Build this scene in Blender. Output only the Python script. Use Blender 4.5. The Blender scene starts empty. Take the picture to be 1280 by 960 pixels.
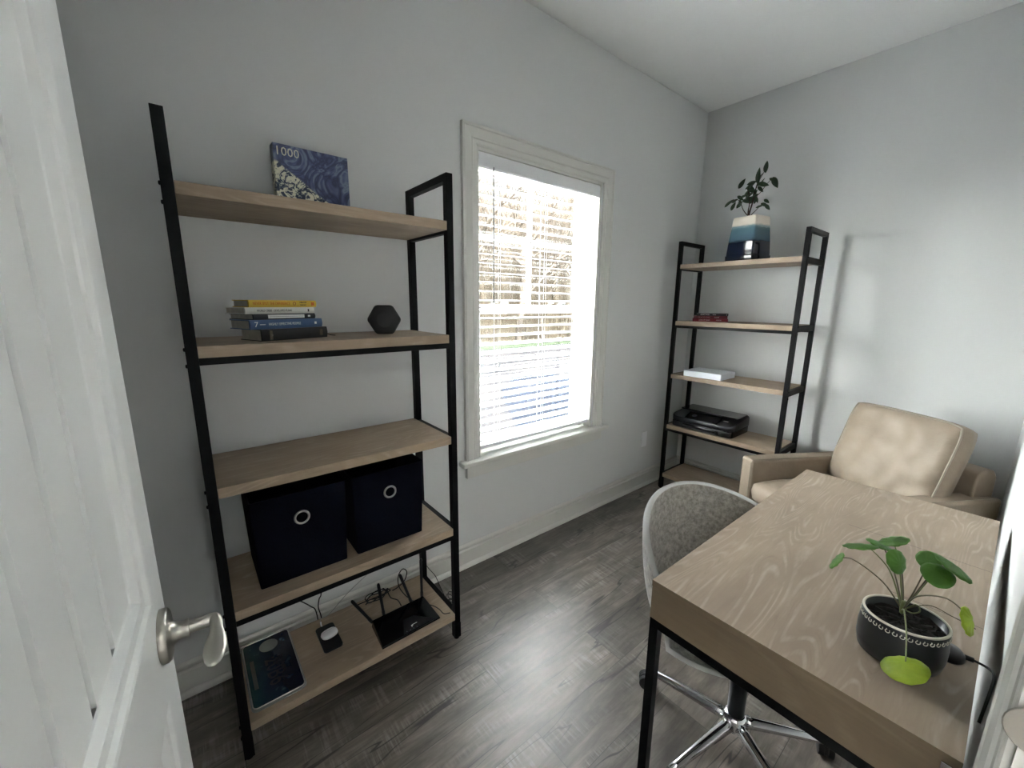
import bpy, bmesh, math, random
from mathutils import Vector, Matrix
random.seed(7)
PI = math.pi
S = bpy.context.scene
COL = S.collection

# ------------------------------------------------------------------ camera
yaw, pitch, roll = [math.radians(a) for a in (38.8979, 11.2388, 0.5318)]
fw = Vector((math.sin(yaw)*math.cos(pitch), math.cos(yaw)*math.cos(pitch), -math.sin(pitch)))
rt = Vector((math.cos(yaw), -math.sin(yaw), 0))
up = rt.cross(fw)
rt2 = rt*math.cos(roll) + up*math.sin(roll)
up2 = -rt*math.sin(roll) + up*math.cos(roll)
cam = bpy.data.objects.new('camera', bpy.data.cameras.new('camera'))
M4 = Matrix((rt2, up2, -fw)).transposed().to_4x4()
M4.translation = Vector((0, -1.6922, 1.4008))
cam.matrix_world = M4
cam.data.sensor_width = 36
cam.data.lens = 509.343/1280*36
cam.data.clip_start = 0.02
cam.data.clip_end = 300
COL.objects.link(cam)
S.camera = cam

# ------------------------------------------------------------------ light
S.view_settings.view_transform = 'Standard'
S.view_settings.look = 'None'
S.view_settings.gamma = 1
S.view_settings.use_curve_mapping = False
S.view_settings.exposure = 2.18
SKY = 19.0
SUN = 40.0
HALL = 0.9
GLOW = 10.8
w = bpy.data.worlds.new('sky'); S.world = w; w.use_nodes = True
nt = w.node_tree; nt.nodes.clear()
wo = nt.nodes.new('ShaderNodeOutputWorld'); bg = nt.nodes.new('ShaderNodeBackground')
tc = nt.nodes.new('ShaderNodeTexCoord'); sx = nt.nodes.new('ShaderNodeSeparateXYZ'); cr = nt.nodes.new('ShaderNodeValToRGB')
nt.links.new(tc.outputs['Generated'], sx.inputs[0]); nt.links.new(sx.outputs['Z'], cr.inputs[0])
cr.color_ramp.elements[0].color = (0.98, 0.98, 0.97, 1); cr.color_ramp.elements[1].position = 0.7
cr.color_ramp.elements[1].color = (0.92, 0.95, 1.0, 1)
nt.links.new(cr.outputs[0], bg.inputs[0])
# low sky dimmed behind the trees, high sky brightened to light the room
mr = nt.nodes.new('ShaderNodeMapRange'); mr.interpolation_type = 'SMOOTHSTEP'
mr.inputs['From Min'].default_value = .30; mr.inputs['From Max'].default_value = .50
mr.inputs['To Min'].default_value = .28; mr.inputs['To Max'].default_value = SKY
nt.links.new(sx.outputs['Z'], mr.inputs['Value']); mx_ = nt.nodes.new('ShaderNodeMapRange'); mx_.interpolation_type = 'SMOOTHSTEP'   # glow added out of view on the sun's side to light the far wall
mx_.inputs['From Min'].default_value = .30; mx_.inputs['From Max'].default_value = -.15
mx_.inputs['To Min'].default_value = 0; mx_.inputs['To Max'].default_value = GLOW
nt.links.new(sx.outputs['X'], mx_.inputs['Value'])
ad_ = nt.nodes.new('ShaderNodeMath'); ad_.operation = 'MAXIMUM'
nt.links.new(mx_.outputs[0], ad_.inputs[0]); nt.links.new(mr.outputs[0], ad_.inputs[1]); nt.links.new(ad_.outputs[0], bg.inputs[1])
nt.links.new(bg.outputs[0], wo.inputs[0])
sun = bpy.data.lights.new('sun', 'SUN'); sun.energy = SUN; sun.angle = 0.01; sun.color = (1, .96, .9)
so = bpy.data.objects.new('sun', sun); COL.objects.link(so)
so.rotation_euler = Vector((-1, -0.15, 1.1)).to_track_quat('Z', 'Y').to_euler()   # stands behind the house
hl = bpy.data.lights.new('hall_light', 'AREA'); hl.energy = HALL; hl.size = 0.7; hl.color = (1, .97, .93)
ho = bpy.data.objects.new('hall_light', hl); ho.location = (-0.55, -3.1, 2.35); COL.objects.link(ho)

# ------------------------------------------------------------------ materials
def srgb(r, g, b):
    f = lambda c: ((c/255)/12.92 if c/255 <= .04045 else ((c/255+.055)/1.055)**2.4)
    return (f(r), f(g), f(b), 1)
class NT:
    def __init__(s, name, rough=.5, metal=0, spec=.5):
        s.m = bpy.data.materials.new(name); s.m.use_nodes = True
        s.t = s.m.node_tree; s.b = s.t.nodes['Principled BSDF']
        s.b.inputs['Roughness'].default_value = rough; s.b.inputs['Metallic'].default_value = metal
        s.b.inputs['Specular IOR Level'].default_value = spec
    def n(s, typ, **kw):
        x = s.t.nodes.new('ShaderNode'+typ)
        for k, v in kw.items():
            if k.startswith('i_'):
                k = k[2:]
                x.inputs[int(k) if k.isdigit() else k.replace('_', ' ')].default_value = v
            else: setattr(x, k, v)
        return x
    def l(s, a, b): s.t.links.new(a, b)
    def coord(s, scale=(1, 1, 1), kind='Object', rot=(0, 0, 0), loc=(0, 0, 0)):
        c = s.n('TexCoord'); mp = s.n('Mapping'); s.l(c.outputs[kind], mp.inputs[0])
        mp.inputs['Scale'].default_value = scale; mp.inputs['Rotation'].default_value = rot; mp.inputs['Location'].default_value = loc
        return mp.outputs[0]
    def noise(s, vec, scale, detail=3, rough=.5, dist=0):
        x = s.n('TexNoise'); s.l(vec, x.inputs['Vector'])
        x.inputs['Scale'].default_value = scale; x.inputs['Detail'].default_value = detail
        x.inputs['Roughness'].default_value = rough; x.inputs['Distortion'].default_value = dist
        return x.outputs['Fac']
    def ramp(s, fac, stops, interp='LINEAR'):
        x = s.n('ValToRGB'); s.l(fac, x.inputs[0]); e = x.color_ramp.elements; x.color_ramp.interpolation = interp
        while len(e) > 1: e.remove(e[-1])
        e[0].position = stops[0][0]; e[0].color = stops[0][1]
        for p, c in stops[1:]:
            k = e.new(p); k.color = c
        return x.outputs[0]
    def mix(s, fac, a, b, mode='MIX'):
        x = s.n('Mix', data_type='RGBA', blend_type=mode)
        for i, v in ((0, fac), (6, a), (7, b)):
            if hasattr(v, 'is_linked') or hasattr(v, 'links'): s.l(v, x.inputs[i])
            else: x.inputs[i].default_value = v
        return x.outputs[2]
    def math(s, op, a, b=0, c=0):
        x = s.n('Math', operation=op)
        for i, v in enumerate((a, b, c)):
            if hasattr(v, 'links'): s.l(v, x.inputs[i])
            else: x.inputs[i].default_value = v
        return x.outputs[0]
    def color(s, c): 
        if hasattr(c, 'links'): s.l(c, s.b.inputs['Base Color'])
        else: s.b.inputs['Base Color'].default_value = c
        return s
    def bump(s, h, strength=.2, dist=.01):
        x = s.n('Bump'); s.l(h, x.inputs['Height']); x.inputs['Strength'].default_value = strength; x.inputs['Distance'].default_value = dist
        s.l(x.outputs[0], s.b.inputs['Normal']); return s
G = lambda v: (v, v, v, 1)
def plain(name, col, rough=.5, metal=0, spec=.5, var=.06, sc=8, bump=0):
    t = NT(name, rough, metal, spec); v = t.coord()
    f = t.noise(v, sc, 3)
    lo = tuple(c*(1-var) for c in col[:3])+(1,); hi = tuple(min(1, c*(1+var)) for c in col[:3])+(1,)
    t.color(t.ramp(f, [(.3, lo), (.7, hi)]))
    if bump: t.bump(t.noise(v, 160, 2), bump, .002)
    return t.m
def wood(name, base, line, axis='x', cathedral=1.0, seams=None, dark=.72):
    """pale limed oak laminate: long grain streaks with contour (cathedral) figure"""
    t = NT(name, .55, 0, .35)
    sc = (.75, 5, 5) if axis == 'x' else (5, .75, 5)
    v = t.coord(sc)
    f1 = t.noise(v, 1.5, 2.2, .42, .35)
    rings = t.math('PINGPONG', t.math('MULTIPLY', f1, 52.0*cathedral), 1.0)
    lines = t.ramp(rings, [(.0, G(0)), (.55, G(0)), (.85, G(1)), (1, G(1))])
    broke = t.noise(v, 9, 3, .7)
    lines = t.mix(1.0, lines, t.ramp(broke, [(.40, G(0)), (.66, G(1))]), 'MULTIPLY')
    dlines = t.mix(1.0, t.ramp(rings, [(0, G(1)), (.25, G(0))]), t.ramp(t.noise(v, 5, 3, .6), [(.5, G(0)), (.7, G(1))]), 'MULTIPLY')
    fine = t.noise(t.coord((2, 90, 90) if axis == 'x' else (90, 2, 90)), 2.2, 4, .6)
    blot = t.noise(t.coord((1, 2.2, 2.2) if axis == 'x' else (2.2, 1, 2.2)), 3.5, 3, .6)
    dk = tuple(c*dark for c in base[:3])+(1,)
    c = t.mix(t.ramp(blot, [(.35, G(0)), (.7, G(1))]), dk, base)
    c = t.mix(t.math('MULTIPLY', t.ramp(fine, [(.35, G(0)), (.65, G(1))]), .45), c, dk)
    c = t.mix(t.math('MULTIPLY', dlines, .45), c, tuple(q*.55 for q in base[:3])+(1,))
    c = t.mix(t.math('MULTIPLY', lines, .42), c, line)
    if seams:
        cc = t.n('TexCoord'); sp = t.n('SeparateXYZ'); t.l(cc.outputs['Object'], sp.inputs[0])
        for sxp, y0, y1 in seams:
            a = t.math('LESS_THAN', t.math('ABSOLUTE', t.math('SUBTRACT', sp.outputs[0], sxp)), .0009)
            b = t.math('MULTIPLY', t.math('GREATER_THAN', sp.outputs[1], y0), t.math('LESS_THAN', sp.outputs[1], y1))
            c = t.mix(t.math('MULTIPLY', t.math('MULTIPLY', a, b), .7), c, (.05, .04, .03, 1))
    t.color(c); t.bump(fine, .08, .002)
    return t.m
def floor_mat():
    t = NT('grey_brown_planks', .42, 0, .95)
    v = t.coord()
    br = t.n('TexBrick', offset=.37, offset_frequency=2); t.l(v, br.inputs['Vector'])
    br.inputs['Scale'].default_value = 1; br.inputs['Mortar Size'].default_value = .0011
    br.inputs['Brick Width'].default_value = 1.22; br.inputs['Row Height'].default_value = .178
    br.inputs['Color1'].default_value = G(0); br.inputs['Color2'].default_value = G(1); br.inputs['Bias'].default_value = 0
    br.inputs['Mortar Smooth'].default_value = .3
    tone = br.outputs['Color']; mort = br.outputs['Fac']
    # offset grain per plank
    add = t.n('VectorMath', operation='ADD'); t.l(v, add.inputs[0])
    mul = t.n('VectorMath', operation='SCALE'); t.l(tone, mul.inputs[0]); mul.inputs['Scale'].default_value = 7.3
    t.l(mul.outputs[0], add.inputs[1])
    def scaled(sc):
        mp = t.n('Mapping'); t.l(add.outputs[0], mp.inputs[0]); mp.inputs['Scale'].default_value = sc; return mp.outputs[0]
    g1 = t.noise(scaled((2.2, 16, 1)), 2.4, 6, .68, .5)
    g2 = t.noise(scaled((4, 80, 1)), 2, 3, .6)
    saw = t.noise(scaled((60, 4, 1)), 1.6, 3, .6)
    blot = t.noise(scaled((2.5, 5, 1)), 2.2, 3, .6)
    cr1 = t.noise(scaled((.8, 8, 1)), 1.5, 2, .5, .3)
    crack = t.ramp(t.math('ABSOLUTE', t.math('SUBTRACT', cr1, .5)), [(0, G(1)), (.005, G(.9)), (.011, G(0))])
    crack = t.mix(1, crack, t.ramp(t.noise(scaled((1.2, 3, 1)), 1.5, 2), [(.44, G(0)), (.50, G(1))]), 'MULTIPLY')
    A = srgb(74, 65, 58); B = srgb(138, 130, 120)
    c = t.mix(t.ramp(g1, [(.3, G(0)), (.7, G(1))]), A, B)
    c = t.mix(t.math('MULTIPLY', t.ramp(g2, [(.4, G(0)), (.7, G(1))]), .35), c, srgb(88, 80, 74))
    c = t.mix(t.math('MULTIPLY', t.mix(1, t.ramp(saw, [(.48, G(0)), (.62, G(1))]), t.ramp(t.noise(scaled((1.5, 5, 1)), 1.9, 2), [(.5, G(0)), (.6, G(1))]), 'MULTIPLY'), .4), c, srgb(170, 166, 160))
    c = t.mix(t.math('MULTIPLY', t.ramp(blot, [(.45, G(0)), (.7, G(1))]), .65), c, srgb(62, 54, 48))
    c = t.mix(1, c, t.ramp(tone, [(0, G(.62)), (1, G(1.2))]), 'MULTIPLY')
    c = t.mix(t.math('MULTIPLY', crack, .9), c, srgb(38, 34, 32))
    c = t.mix(t.math('MULTIPLY', mort, .75), c, srgb(42, 38, 36))
    t.color(c)
    t.l(t.ramp(g1, [(.2, G(.30)), (.8, G(.44))]), t.b.inputs['Roughness'])
    t.bump(t.mix(.5, g1, g2), .12, .003)
    return t.m
def wall_mat(name, col):
    t = NT(name, .85, 0, .2); v = t.coord()
    t.color(t.ramp(t.noise(v, 3, 2), [(.3, tuple(c*.985 for c in col[:3])+(1,)), (.7, col)]))
    t.bump(t.noise(v, 220, 3), .10, .001); return t.m
M = {}
M['wall'] = wall_mat('pale_grey_blue_paint', srgb(215, 216, 215))
M['ceil'] = wall_mat('ceiling_white', srgb(244, 245, 244))
M['trim'] = plain('white_trim_paint', srgb(212, 211, 205), .35, var=.01)
M['door'] = plain('white_door_paint', srgb(230, 232, 231), .38, var=.01)
M['floor'] = floor_mat()
M['shelfwood'] = wood('shelf_oak', srgb(170, 150, 128), srgb(186, 169, 149), 'x', .8)
M['desktop'] = wood('desk_oak', srgb(161, 144, 126), srgb(190, 176, 160), 'x', 1.15, seams=[(.687, -.51, -.22), (.398, -.51, -.36)])
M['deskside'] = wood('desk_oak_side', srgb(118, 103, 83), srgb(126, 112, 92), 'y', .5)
M['black'] = plain('black_metal', (.004, .004, .0045, 1), .5, 0, .14, var=.1)
M['blackplastic'] = plain('black_plastic', (.006, .0065, .008, 1), .32, 0, .4)
M['gloss'] = plain('gloss_black', (.004, .0045, .006, 1), .12, 0, .5)
M['blackceramic'] = plain('black_ceramic', (.012, .014, .016, 1), .28, 0, .5)
M['cream'] = plain('cream_glaze', srgb(205, 200, 186), .45)
M['rubber'] = plain('black_rubber', (.01, .01, .01, 1), .6)
M['nickel'] = plain('brushed_nickel', srgb(190, 186, 178), .3, 1, .5, var=.03)
M['chrome'] = plain('chrome', srgb(225, 225, 228), .08, 1, .5, var=.01)
M['navy'] = plain('navy_fabric', (.0025, .0032, .0075, 1), .95, 0, .1, var=.25, sc=200, bump=.4)
M['hole_shade'] = plain('hole_shade_navy', (.0015, .0018, .003, 1), .95, 0, .05, var=.2, sc=200)
M['soil'] = plain('dark_soil', (.012, .009, .007, 1), .9, var=.7, sc=120, bump=.8)
M['white'] = plain('white_plastic', srgb(235, 236, 238), .3, var=.01)
M['paper'] = plain('page_edges', srgb(176, 170, 158), .9, var=.1, sc=60)
M['glosswhite'] = plain('glossy_white_card', srgb(226, 230, 236), .3, var=.01)
def leaf_mat(name, c1, c2, sc=18):
    t = NT(name, .42, 0, .4); v = t.coord()
    t.color(t.ramp(t.noise(v, sc, 3), [(.3, c1), (.7, c2)]))
    t.b.inputs['Subsurface Weight'].default_value = 0
    tr = t.n('BsdfTranslucent'); tr.inputs[0].default_value = tuple(min(1, a*1.6) for a in c2[:3])+(1,)
    mx = t.n('MixShader'); mx.inputs[0].default_value = .3
    out = t.t.nodes['Material Output']
    t.l(t.b.outputs[0], mx.inputs[1]); t.l(tr.outputs[0], mx.inputs[2]); t.l(mx.outputs[0], out.inputs[0])
    return t.m
M['leafg'] = leaf_mat('round_leaf_green', srgb(66, 106, 44), srgb(92, 134, 56))
M['leafy'] = leaf_mat('round_leaf_lime', srgb(128, 150, 34), srgb(160, 178, 52), 60)
M['stem'] = plain('leaf_stalk', srgb(120, 128, 84), .5, var=.15)
M['stemd'] = plain('leaf_stalk_brown', srgb(96, 88, 66), .5, var=.15)
M['ficus'] = leaf_mat('dark_leaf', srgb(38, 52, 38), srgb(58, 74, 52))
M['bark'] = plain('bark_brown', srgb(58, 44, 34), .9, var=.3, sc=40)
# textiles
def fabric(name, c1, c2, sc=70):
    t = NT(name, .95, 0, .1); v = t.coord()
    f = t.noise(v, sc, 4, .7); f2 = t.noise(v, 14, 3, .6)
    c = t.ramp(f, [(.35, c1), (.65, c2)])
    t.color(t.mix(t.math('MULTIPLY', t.ramp(f2, [(.4, G(0)), (.7, G(1))]), .25), c, c1)); t.bump(t.noise(v, 400, 2), .5, .002)
    t.b.inputs['Sheen Weight'].default_value = .35; t.b.inputs['Sheen Roughness'].default_value = .5
    return t.m
M['greyfab'] = fabric('grey_tweed', srgb(142, 137, 130), srgb(196, 191, 183))
M['piping'] = plain('pale_grey_piping', srgb(190, 190, 188), .8, var=.06)
def leather():
    t = NT('beige_leather', .5, 0, .35); v = t.coord()
    f = t.noise(v, 5, 5, .6); f2 = t.noise(v, 60, 3, .6)
    c = t.ramp(f, [(.3, srgb(127, 113, 97)), (.55, srgb(140, 126, 110)), (.75, srgb(149, 136, 120))])
    t.color(c); t.bump(t.mix(.4, f, f2), .25, .01); return t.m
M['leather'] = leather()
M['leatherp'] = plain('beige_leather_piping', srgb(140, 130, 116), .5)

# ------------------------------------------------------------------ helpers
def BM(): return bmesh.new()
def box(bm, x0, x1, y0, y1, z0, z1):
    vs = [bm.verts.new((x, y, z)) for x in (x0, x1) for y in (y0, y1) for z in (z0, z1)]
    for f in ((0, 1, 3, 2), (4, 6, 7, 5), (0, 4, 5, 1), (2, 3, 7, 6), (0, 2, 6, 4), (1, 5, 7, 3)):
        bm.faces.new([vs[i] for i in f])
    return vs
def hexa(bm, lo, hi):
    """lo, hi: four points each (same winding)"""
    a = [bm.verts.new(p) for p in lo]; b = [bm.verts.new(p) for p in hi]
    bm.faces.new(a[::-1]); bm.faces.new(b)
    for i in range(4): bm.faces.new((a[i], a[(i+1) % 4], b[(i+1) % 4], b[i]))
def prism(bm, poly, z0, z1):
    a = [bm.verts.new((x, y, z0)) for x, y in poly]; b = [bm.verts.new((x, y, z1)) for x, y in poly]
    bm.faces.new(a[::-1]); bm.faces.new(b); n = len(poly)
    for i in range(n): bm.faces.new((a[i], a[(i+1) % n], b[(i+1) % n], b[i]))
def smoothpath(pts, k=6):
    P = [Vector(p) for p in pts]
    if len(P) < 3: return P
    out = []
    for i in range(len(P)-1):
        p0 = P[max(i-1, 0)]; p1 = P[i]; p2 = P[i+1]; p3 = P[min(i+2, len(P)-1)]
        for j in range(k):
            t = j/k
            out.append(.5*((2*p1)+(-p0+p2)*t+(2*p0-5*p1+4*p2-p3)*t*t+(-p0+3*p1-3*p2+p3)*t**3))
    out.append(P[-1]); return out
def tube(bm, pts, r, n=8, closed=False, caps=True):
    P = [Vector(p) for p in pts]; R = r if isinstance(r, (list, tuple)) else [r]*len(P)
    rings = []; prev = None
    for i, p in enumerate(P):
        if closed: d = P[(i+1) % len(P)]-P[i-1]
        else: d = P[min(i+1, len(P)-1)]-P[max(i-1, 0)]
        if d.length < 1e-9: d = Vector((0, 0, 1))
        d.normalize()
        if prev is None:
            a = Vector((0, 0, 1)) if abs(d.z) < .9 else Vector((1, 0, 0)); u = d.cross(a).normalized()
        else:
            u = (prev-d*prev.dot(d)); u = u.normalized() if u.length > 1e-6 else d.orthogonal().normalized()
        prev = u; v = d.cross(u)
        rings.append([bm.verts.new(p+(u*math.cos(2*PI*j/n)+v*math.sin(2*PI*j/n))*R[i]) for j in range(n)])
    m = len(rings)
    for i in range(m if closed else m-1):
        A, B = rings[i], rings[(i+1) % m]
        for j in range(n): bm.faces.new((A[j], A[(j+1) % n], B[(j+1) % n], B[j]))
    if caps and not closed:
        bm.faces.new(rings[0][::-1]); bm.faces.new(rings[-1])
def lathe(bm, prof, n=32, mat=None, sx=1, sy=1):
    """prof: list of (r, z). mat: Matrix applied"""
    mat = mat or Matrix()
    rings = []
    for r, z in prof:
        if r < 1e-6: rings.append([bm.verts.new(mat @ Vector((0, 0, z)))])
        else: rings.append([bm.verts.new(mat @ Vector((r*sx*math.cos(2*PI*j/n), r*sy*math.sin(2*PI*j/n), z))) for j in range(n)])
    for A, B in zip(rings, rings[1:]):
        for j in range(n):
            k = (j+1) % n
            if len(A) == 1 and len(B) == 1: continue
            if len(A) == 1: bm.faces.new((A[0], B[k], B[j]))
            elif len(B) == 1: bm.faces.new((A[j], A[k], B[0]))
            else: bm.faces.new((A[j], A[k], B[k], B[j]))
def rrect(w, h, r, k=4, cx=0, cy=0):
    pts = []
    for (sx_, sy_, a0) in ((1, -1, -90), (1, 1, 0), (-1, 1, 90), (-1, -1, 180)):
        for i in range(k+1):
            a = math.radians(a0+90*i/k)
            pts.append((cx+sx_*(w/2-r)+r*math.cos(a), cy+sy_*(h/2-r)+r*math.sin(a)))
    return pts
def obj(name, bm, mat, parent=None, smooth=False, bevel=0, subsurf=0, seg=2, label=None, xf=None):
    if xf is not None: bm.transform(xf)
    bmesh.ops.recalc_face_normals(bm, faces=bm.faces)
    me = bpy.data.meshes.new(name); bm.to_mesh(me); bm.free()
    mats = mat if isinstance(mat, (list, tuple)) else [mat]
    for m_ in mats: me.materials.append(m_)
    if smooth:
        for p in me.polygons: p.use_smooth = True
    o = bpy.data.objects.new(name, me); COL.objects.link(o)
    if parent: o.parent = parent
    if bevel:
        b = o.modifiers.new('bevel', 'BEVEL'); b.width = bevel; b.segments = seg; b.limit_method = 'ANGLE'; b.angle_limit = .6
        if not smooth:
            for p in me.polygons: p.use_smooth = True
            b.harden_normals = True
    if subsurf:
        s = o.modifiers.new('sub', 'SUBSURF'); s.levels = subsurf; s.render_levels = subsurf
    if label: o['label'] = label
    return o
def tag(o, label, cat, group=None, kind=None):
    o['label'] = label; o['category'] = cat
    if group: o['group'] = group
    if kind: o['kind'] = kind
    return o
def thing(name, label, cat, loc=(0, 0, 0), rz=0, group=None):
    o = bpy.data.objects.new(name, None); COL.objects.link(o); o.location = loc; o.rotation_euler = (0, 0, rz)
    o.empty_display_size = .1
    return tag(o, label, cat, group)
def struct(name, bm, mat, parent=None, label=None, **kw):
    o = obj(name, bm, mat, parent, **kw)
    if not parent: o['kind'] = 'structure'; 
    if label: o['label'] = label
    if not parent: o['category'] = kw.get('cat', name.split('_')[0])
    return o
def dup(root, loc, rz, label, group=None):
    r = root.copy(); COL.objects.link(r); r.location = loc; r.rotation_euler = (0, 0, rz); r['label'] = label
    if group: r['group'] = group
    def rec(a, b):
        for ch in list(a.children):
            c = ch.copy(); COL.objects.link(c); c.parent = b; rec(ch, c)
    rec(root, r); return r
def text(name, s, size, mat, parent, xf, extrude=.0003, label=None, sx=1.0):
    cu = bpy.data.curves.new('t', 'FONT'); cu.body = s; cu.size = size; cu.extrude = extrude; cu.align_x = 'CENTER'; cu.align_y = 'CENTER'
    cu.resolution_u = 2
    to = bpy.data.objects.new('t', cu); COL.objects.link(to)
    bpy.context.view_layer.update()
    me = bpy.data.meshes.new_from_object(to.evaluated_get(bpy.context.evaluated_depsgraph_get()))
    bpy.data.objects.remove(to); bpy.data.curves.remove(cu)
    me.transform(xf @ Matrix.Diagonal((sx, 1, 1, 1))); me.name = name
    me.materials.clear(); me.materials.append(mat)
    o = bpy.data.objects.new(name, me); COL.objects.link(o)
    if parent: o.parent = parent
    if label: o['label'] = label
    return o
# text matrices: text lies in the plane X = u, Y = v at p
def plane_xf(p, u, v):
    u = Vector(u).normalized(); v = Vector(v).normalized(); n_ = u.cross(v)
    m = Matrix((u, v, n_)).transposed().to_4x4(); m.translation = Vector(p); return m
# ------------------------------------------------------------------ room shell
XL, XR, YW, ZC = -0.9, 3.19, -1.768, 2.783
def wallbox(name, boxes, mat, label):
    bm = BM()
    for b in boxes: box(bm, *b)
    return struct(name, bm, mat, label=label)
wallbox('floor', [(XL-.1, XR+.1, -1.88, .16, -.1, 0)], M['floor'], 'weathered grey brown plank floor')
wallbox('ceiling', [(XL-.1, XR+.1, -1.88, .16, ZC, ZC+.15)], M['ceil'], 'plain white ceiling')
WX0, WX1, WZ0, WZ1 = 1.135, 2.035, .60, 2.105      # window opening
wallbox('wall_north', [(XL-.1, WX0, 0, .16, 0, ZC), (WX1, XR+.1, 0, .16, 0, ZC), (WX0, WX1, 0, .16, 0, WZ0), (WX0, WX1, 0, .16, WZ1, ZC)],
        M['wall'], 'pale grey painted wall with the window in it')
wallbox('wall_east', [(XR, XR+.14, -1.9, 0, 0, ZC)], M['wall'], 'pale grey painted wall behind the armchair')
DX0, DX1, DZ = -.135, .69, 2.06
wallbox('wall_south', [(XL-.1, DX0, YW-.12, YW, 0, ZC), (DX1+.015, XR, YW-.12, YW, 0, ZC), (DX0, DX1+.015, YW-.12, YW, DZ, ZC)],
        M['wall'], 'grey painted wall running past the right side of the desk')
wallbox('wall_west', [(XL-.12, XL, -1.88, 0, 0, ZC)], M['wall'], 'grey painted wall behind the open door')
# hall behind the doorway
wallbox('wall_hall', [(-1.6, -1.5, -4.2, -1.888, 0, 2.6), (2.6, 2.7, -4.2, -1.888, 0, 2.6), (-1.6, 2.7, -4.3, -4.2, 0, 2.6)], M['wall'], 'painted hallway wall behind the doorway')
wallbox('floor_hall', [(-1.6, 2.7, -4.3, -1.88, -.1, 0)], M['floor'], 'plank floor of the hallway')
wallbox('ceiling_hall', [(-1.6, 2.7, -4.3, -1.888, 2.5, 2.65)], M['ceil'], 'white hallway ceiling')
# baseboards with a moulded profile (profile: offset from wall, z)
BP = [(0, 0), (.026, 0), (.026, .008), (.024, .014), (.018, .021), (.013, .023), (.013, .090), (.018, .093), (.019, .099), (.015, .103), (.009, .104), (.009, .110), (.012, .114), (.011, .121), (.005, .128), (.0, .130)]
def baseboard(name, p0, p1, nrm, label):
    bm = BM(); rings = []
    for p in (p0, p1): rings.append([bm.verts.new((p[0]+nrm[0]*o, p[1]+nrm[1]*o, z)) for o, z in BP])
    k = len(BP)
    for i in range(k): bm.faces.new((rings[0][i], rings[0][(i+1) % k], rings[1][(i+1) % k], rings[1][i]))
    bm.faces.new(rings[0]); bm.faces.new(rings[1][::-1])
    return struct(name, bm, M['trim'], label=label)
baseboard('baseboard_north', (XL, 0), (XR, 0), (0, -1), 'white moulded baseboard below the window')
baseboard('baseboard_east', (XR, -.0), (XR, YW), (-1, 0), 'white moulded baseboard behind the far shelf')
baseboard('baseboard_south', (.78, YW), (XR, YW), (0, 1), 'white moulded baseboard beside the desk')
baseboard('baseboard_west', (XL, 0), (XL, YW), (1, 0), 'white moulded baseboard behind the open door')
# ------------------------------------------------------------------ window_1
W = bpy.data.objects.new('window_1', None); COL.objects.link(W); W['kind'] = 'structure'; W['label'] = 'double-hung window in white moulded casing'; W['category'] = 'window'
W.location = (1.59, 0, .58)
WL = Matrix.Translation((-1.59, 0, -.58))
CX0, CX1, CZ0, CZ1 = 1.057, 2.130, .60, 2.185
def casing_member(bm, a, b, inn, w_):
    """moulded strip from a to b on the wall; inn = direction to the opening; mitred by w_"""
    a = Vector(a); b = Vector(b); d = (b-a).normalized(); i = Vector(inn)
    prof = [(0, 0), (0, .020), (.012, .024), (.016, .019), (.050, .015), (.056, .017), (.060, .013), (w_-.008, .012), (w_, .008), (w_, 0)]
    ra, rb = [], []
    for o, t in prof:
        ra.append(bm.verts.new(a+i*o+d*(o*ma)+Vector((0, -t, 0)))); rb.append(bm.verts.new(b+i*o-d*(o*mb)+Vector((0, -t, 0))))
    k = len(prof)
    for j in range(k): bm.faces.new((ra[j], ra[(j+1) % k], rb[(j+1) % k], rb[j]))
    bm.faces.new(ra); bm.faces.new(rb[::-1])
for nm, a, b, inn, ma, mb in (('top', (CX0, 0, CZ1), (CX1, 0, CZ1), (0, 0, -1), 1, 1), ('side', (CX0, 0, CZ0), (CX0, 0, CZ1), (1, 0, 0), 0, 1), ('side', (CX1, 0, CZ0), (CX1, 0, CZ1), (-1, 0, 0), 0, 1)):
    bm = BM(); casing_member(bm, a, b, inn, .082); struct('window_casing', bm, M['trim'], W, xf=WL)
bm = BM(); box(bm, 1.022, 2.165, -.052, .10, .578, .603); struct('window_stool', bm, M['trim'], W, bevel=.006, xf=WL)
bm = BM(); box(bm, 1.060, 2.128, -.020, 0, .505, .578); struct('window_apron', bm, M['trim'], W, bevel=.004, xf=WL)
bm = BM()
for b in ((WX0-.001, WX0+.018, -.004, .158, WZ0, WZ1), (WX1-.018, WX1+.001, -.004, .158, WZ0, WZ1), (WX0, WX1, -.004, .158, WZ1-.018, WZ1+.001), (WX0, WX1, .1, .158, WZ0, WZ0+.03)): box(bm, *b)
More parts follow.
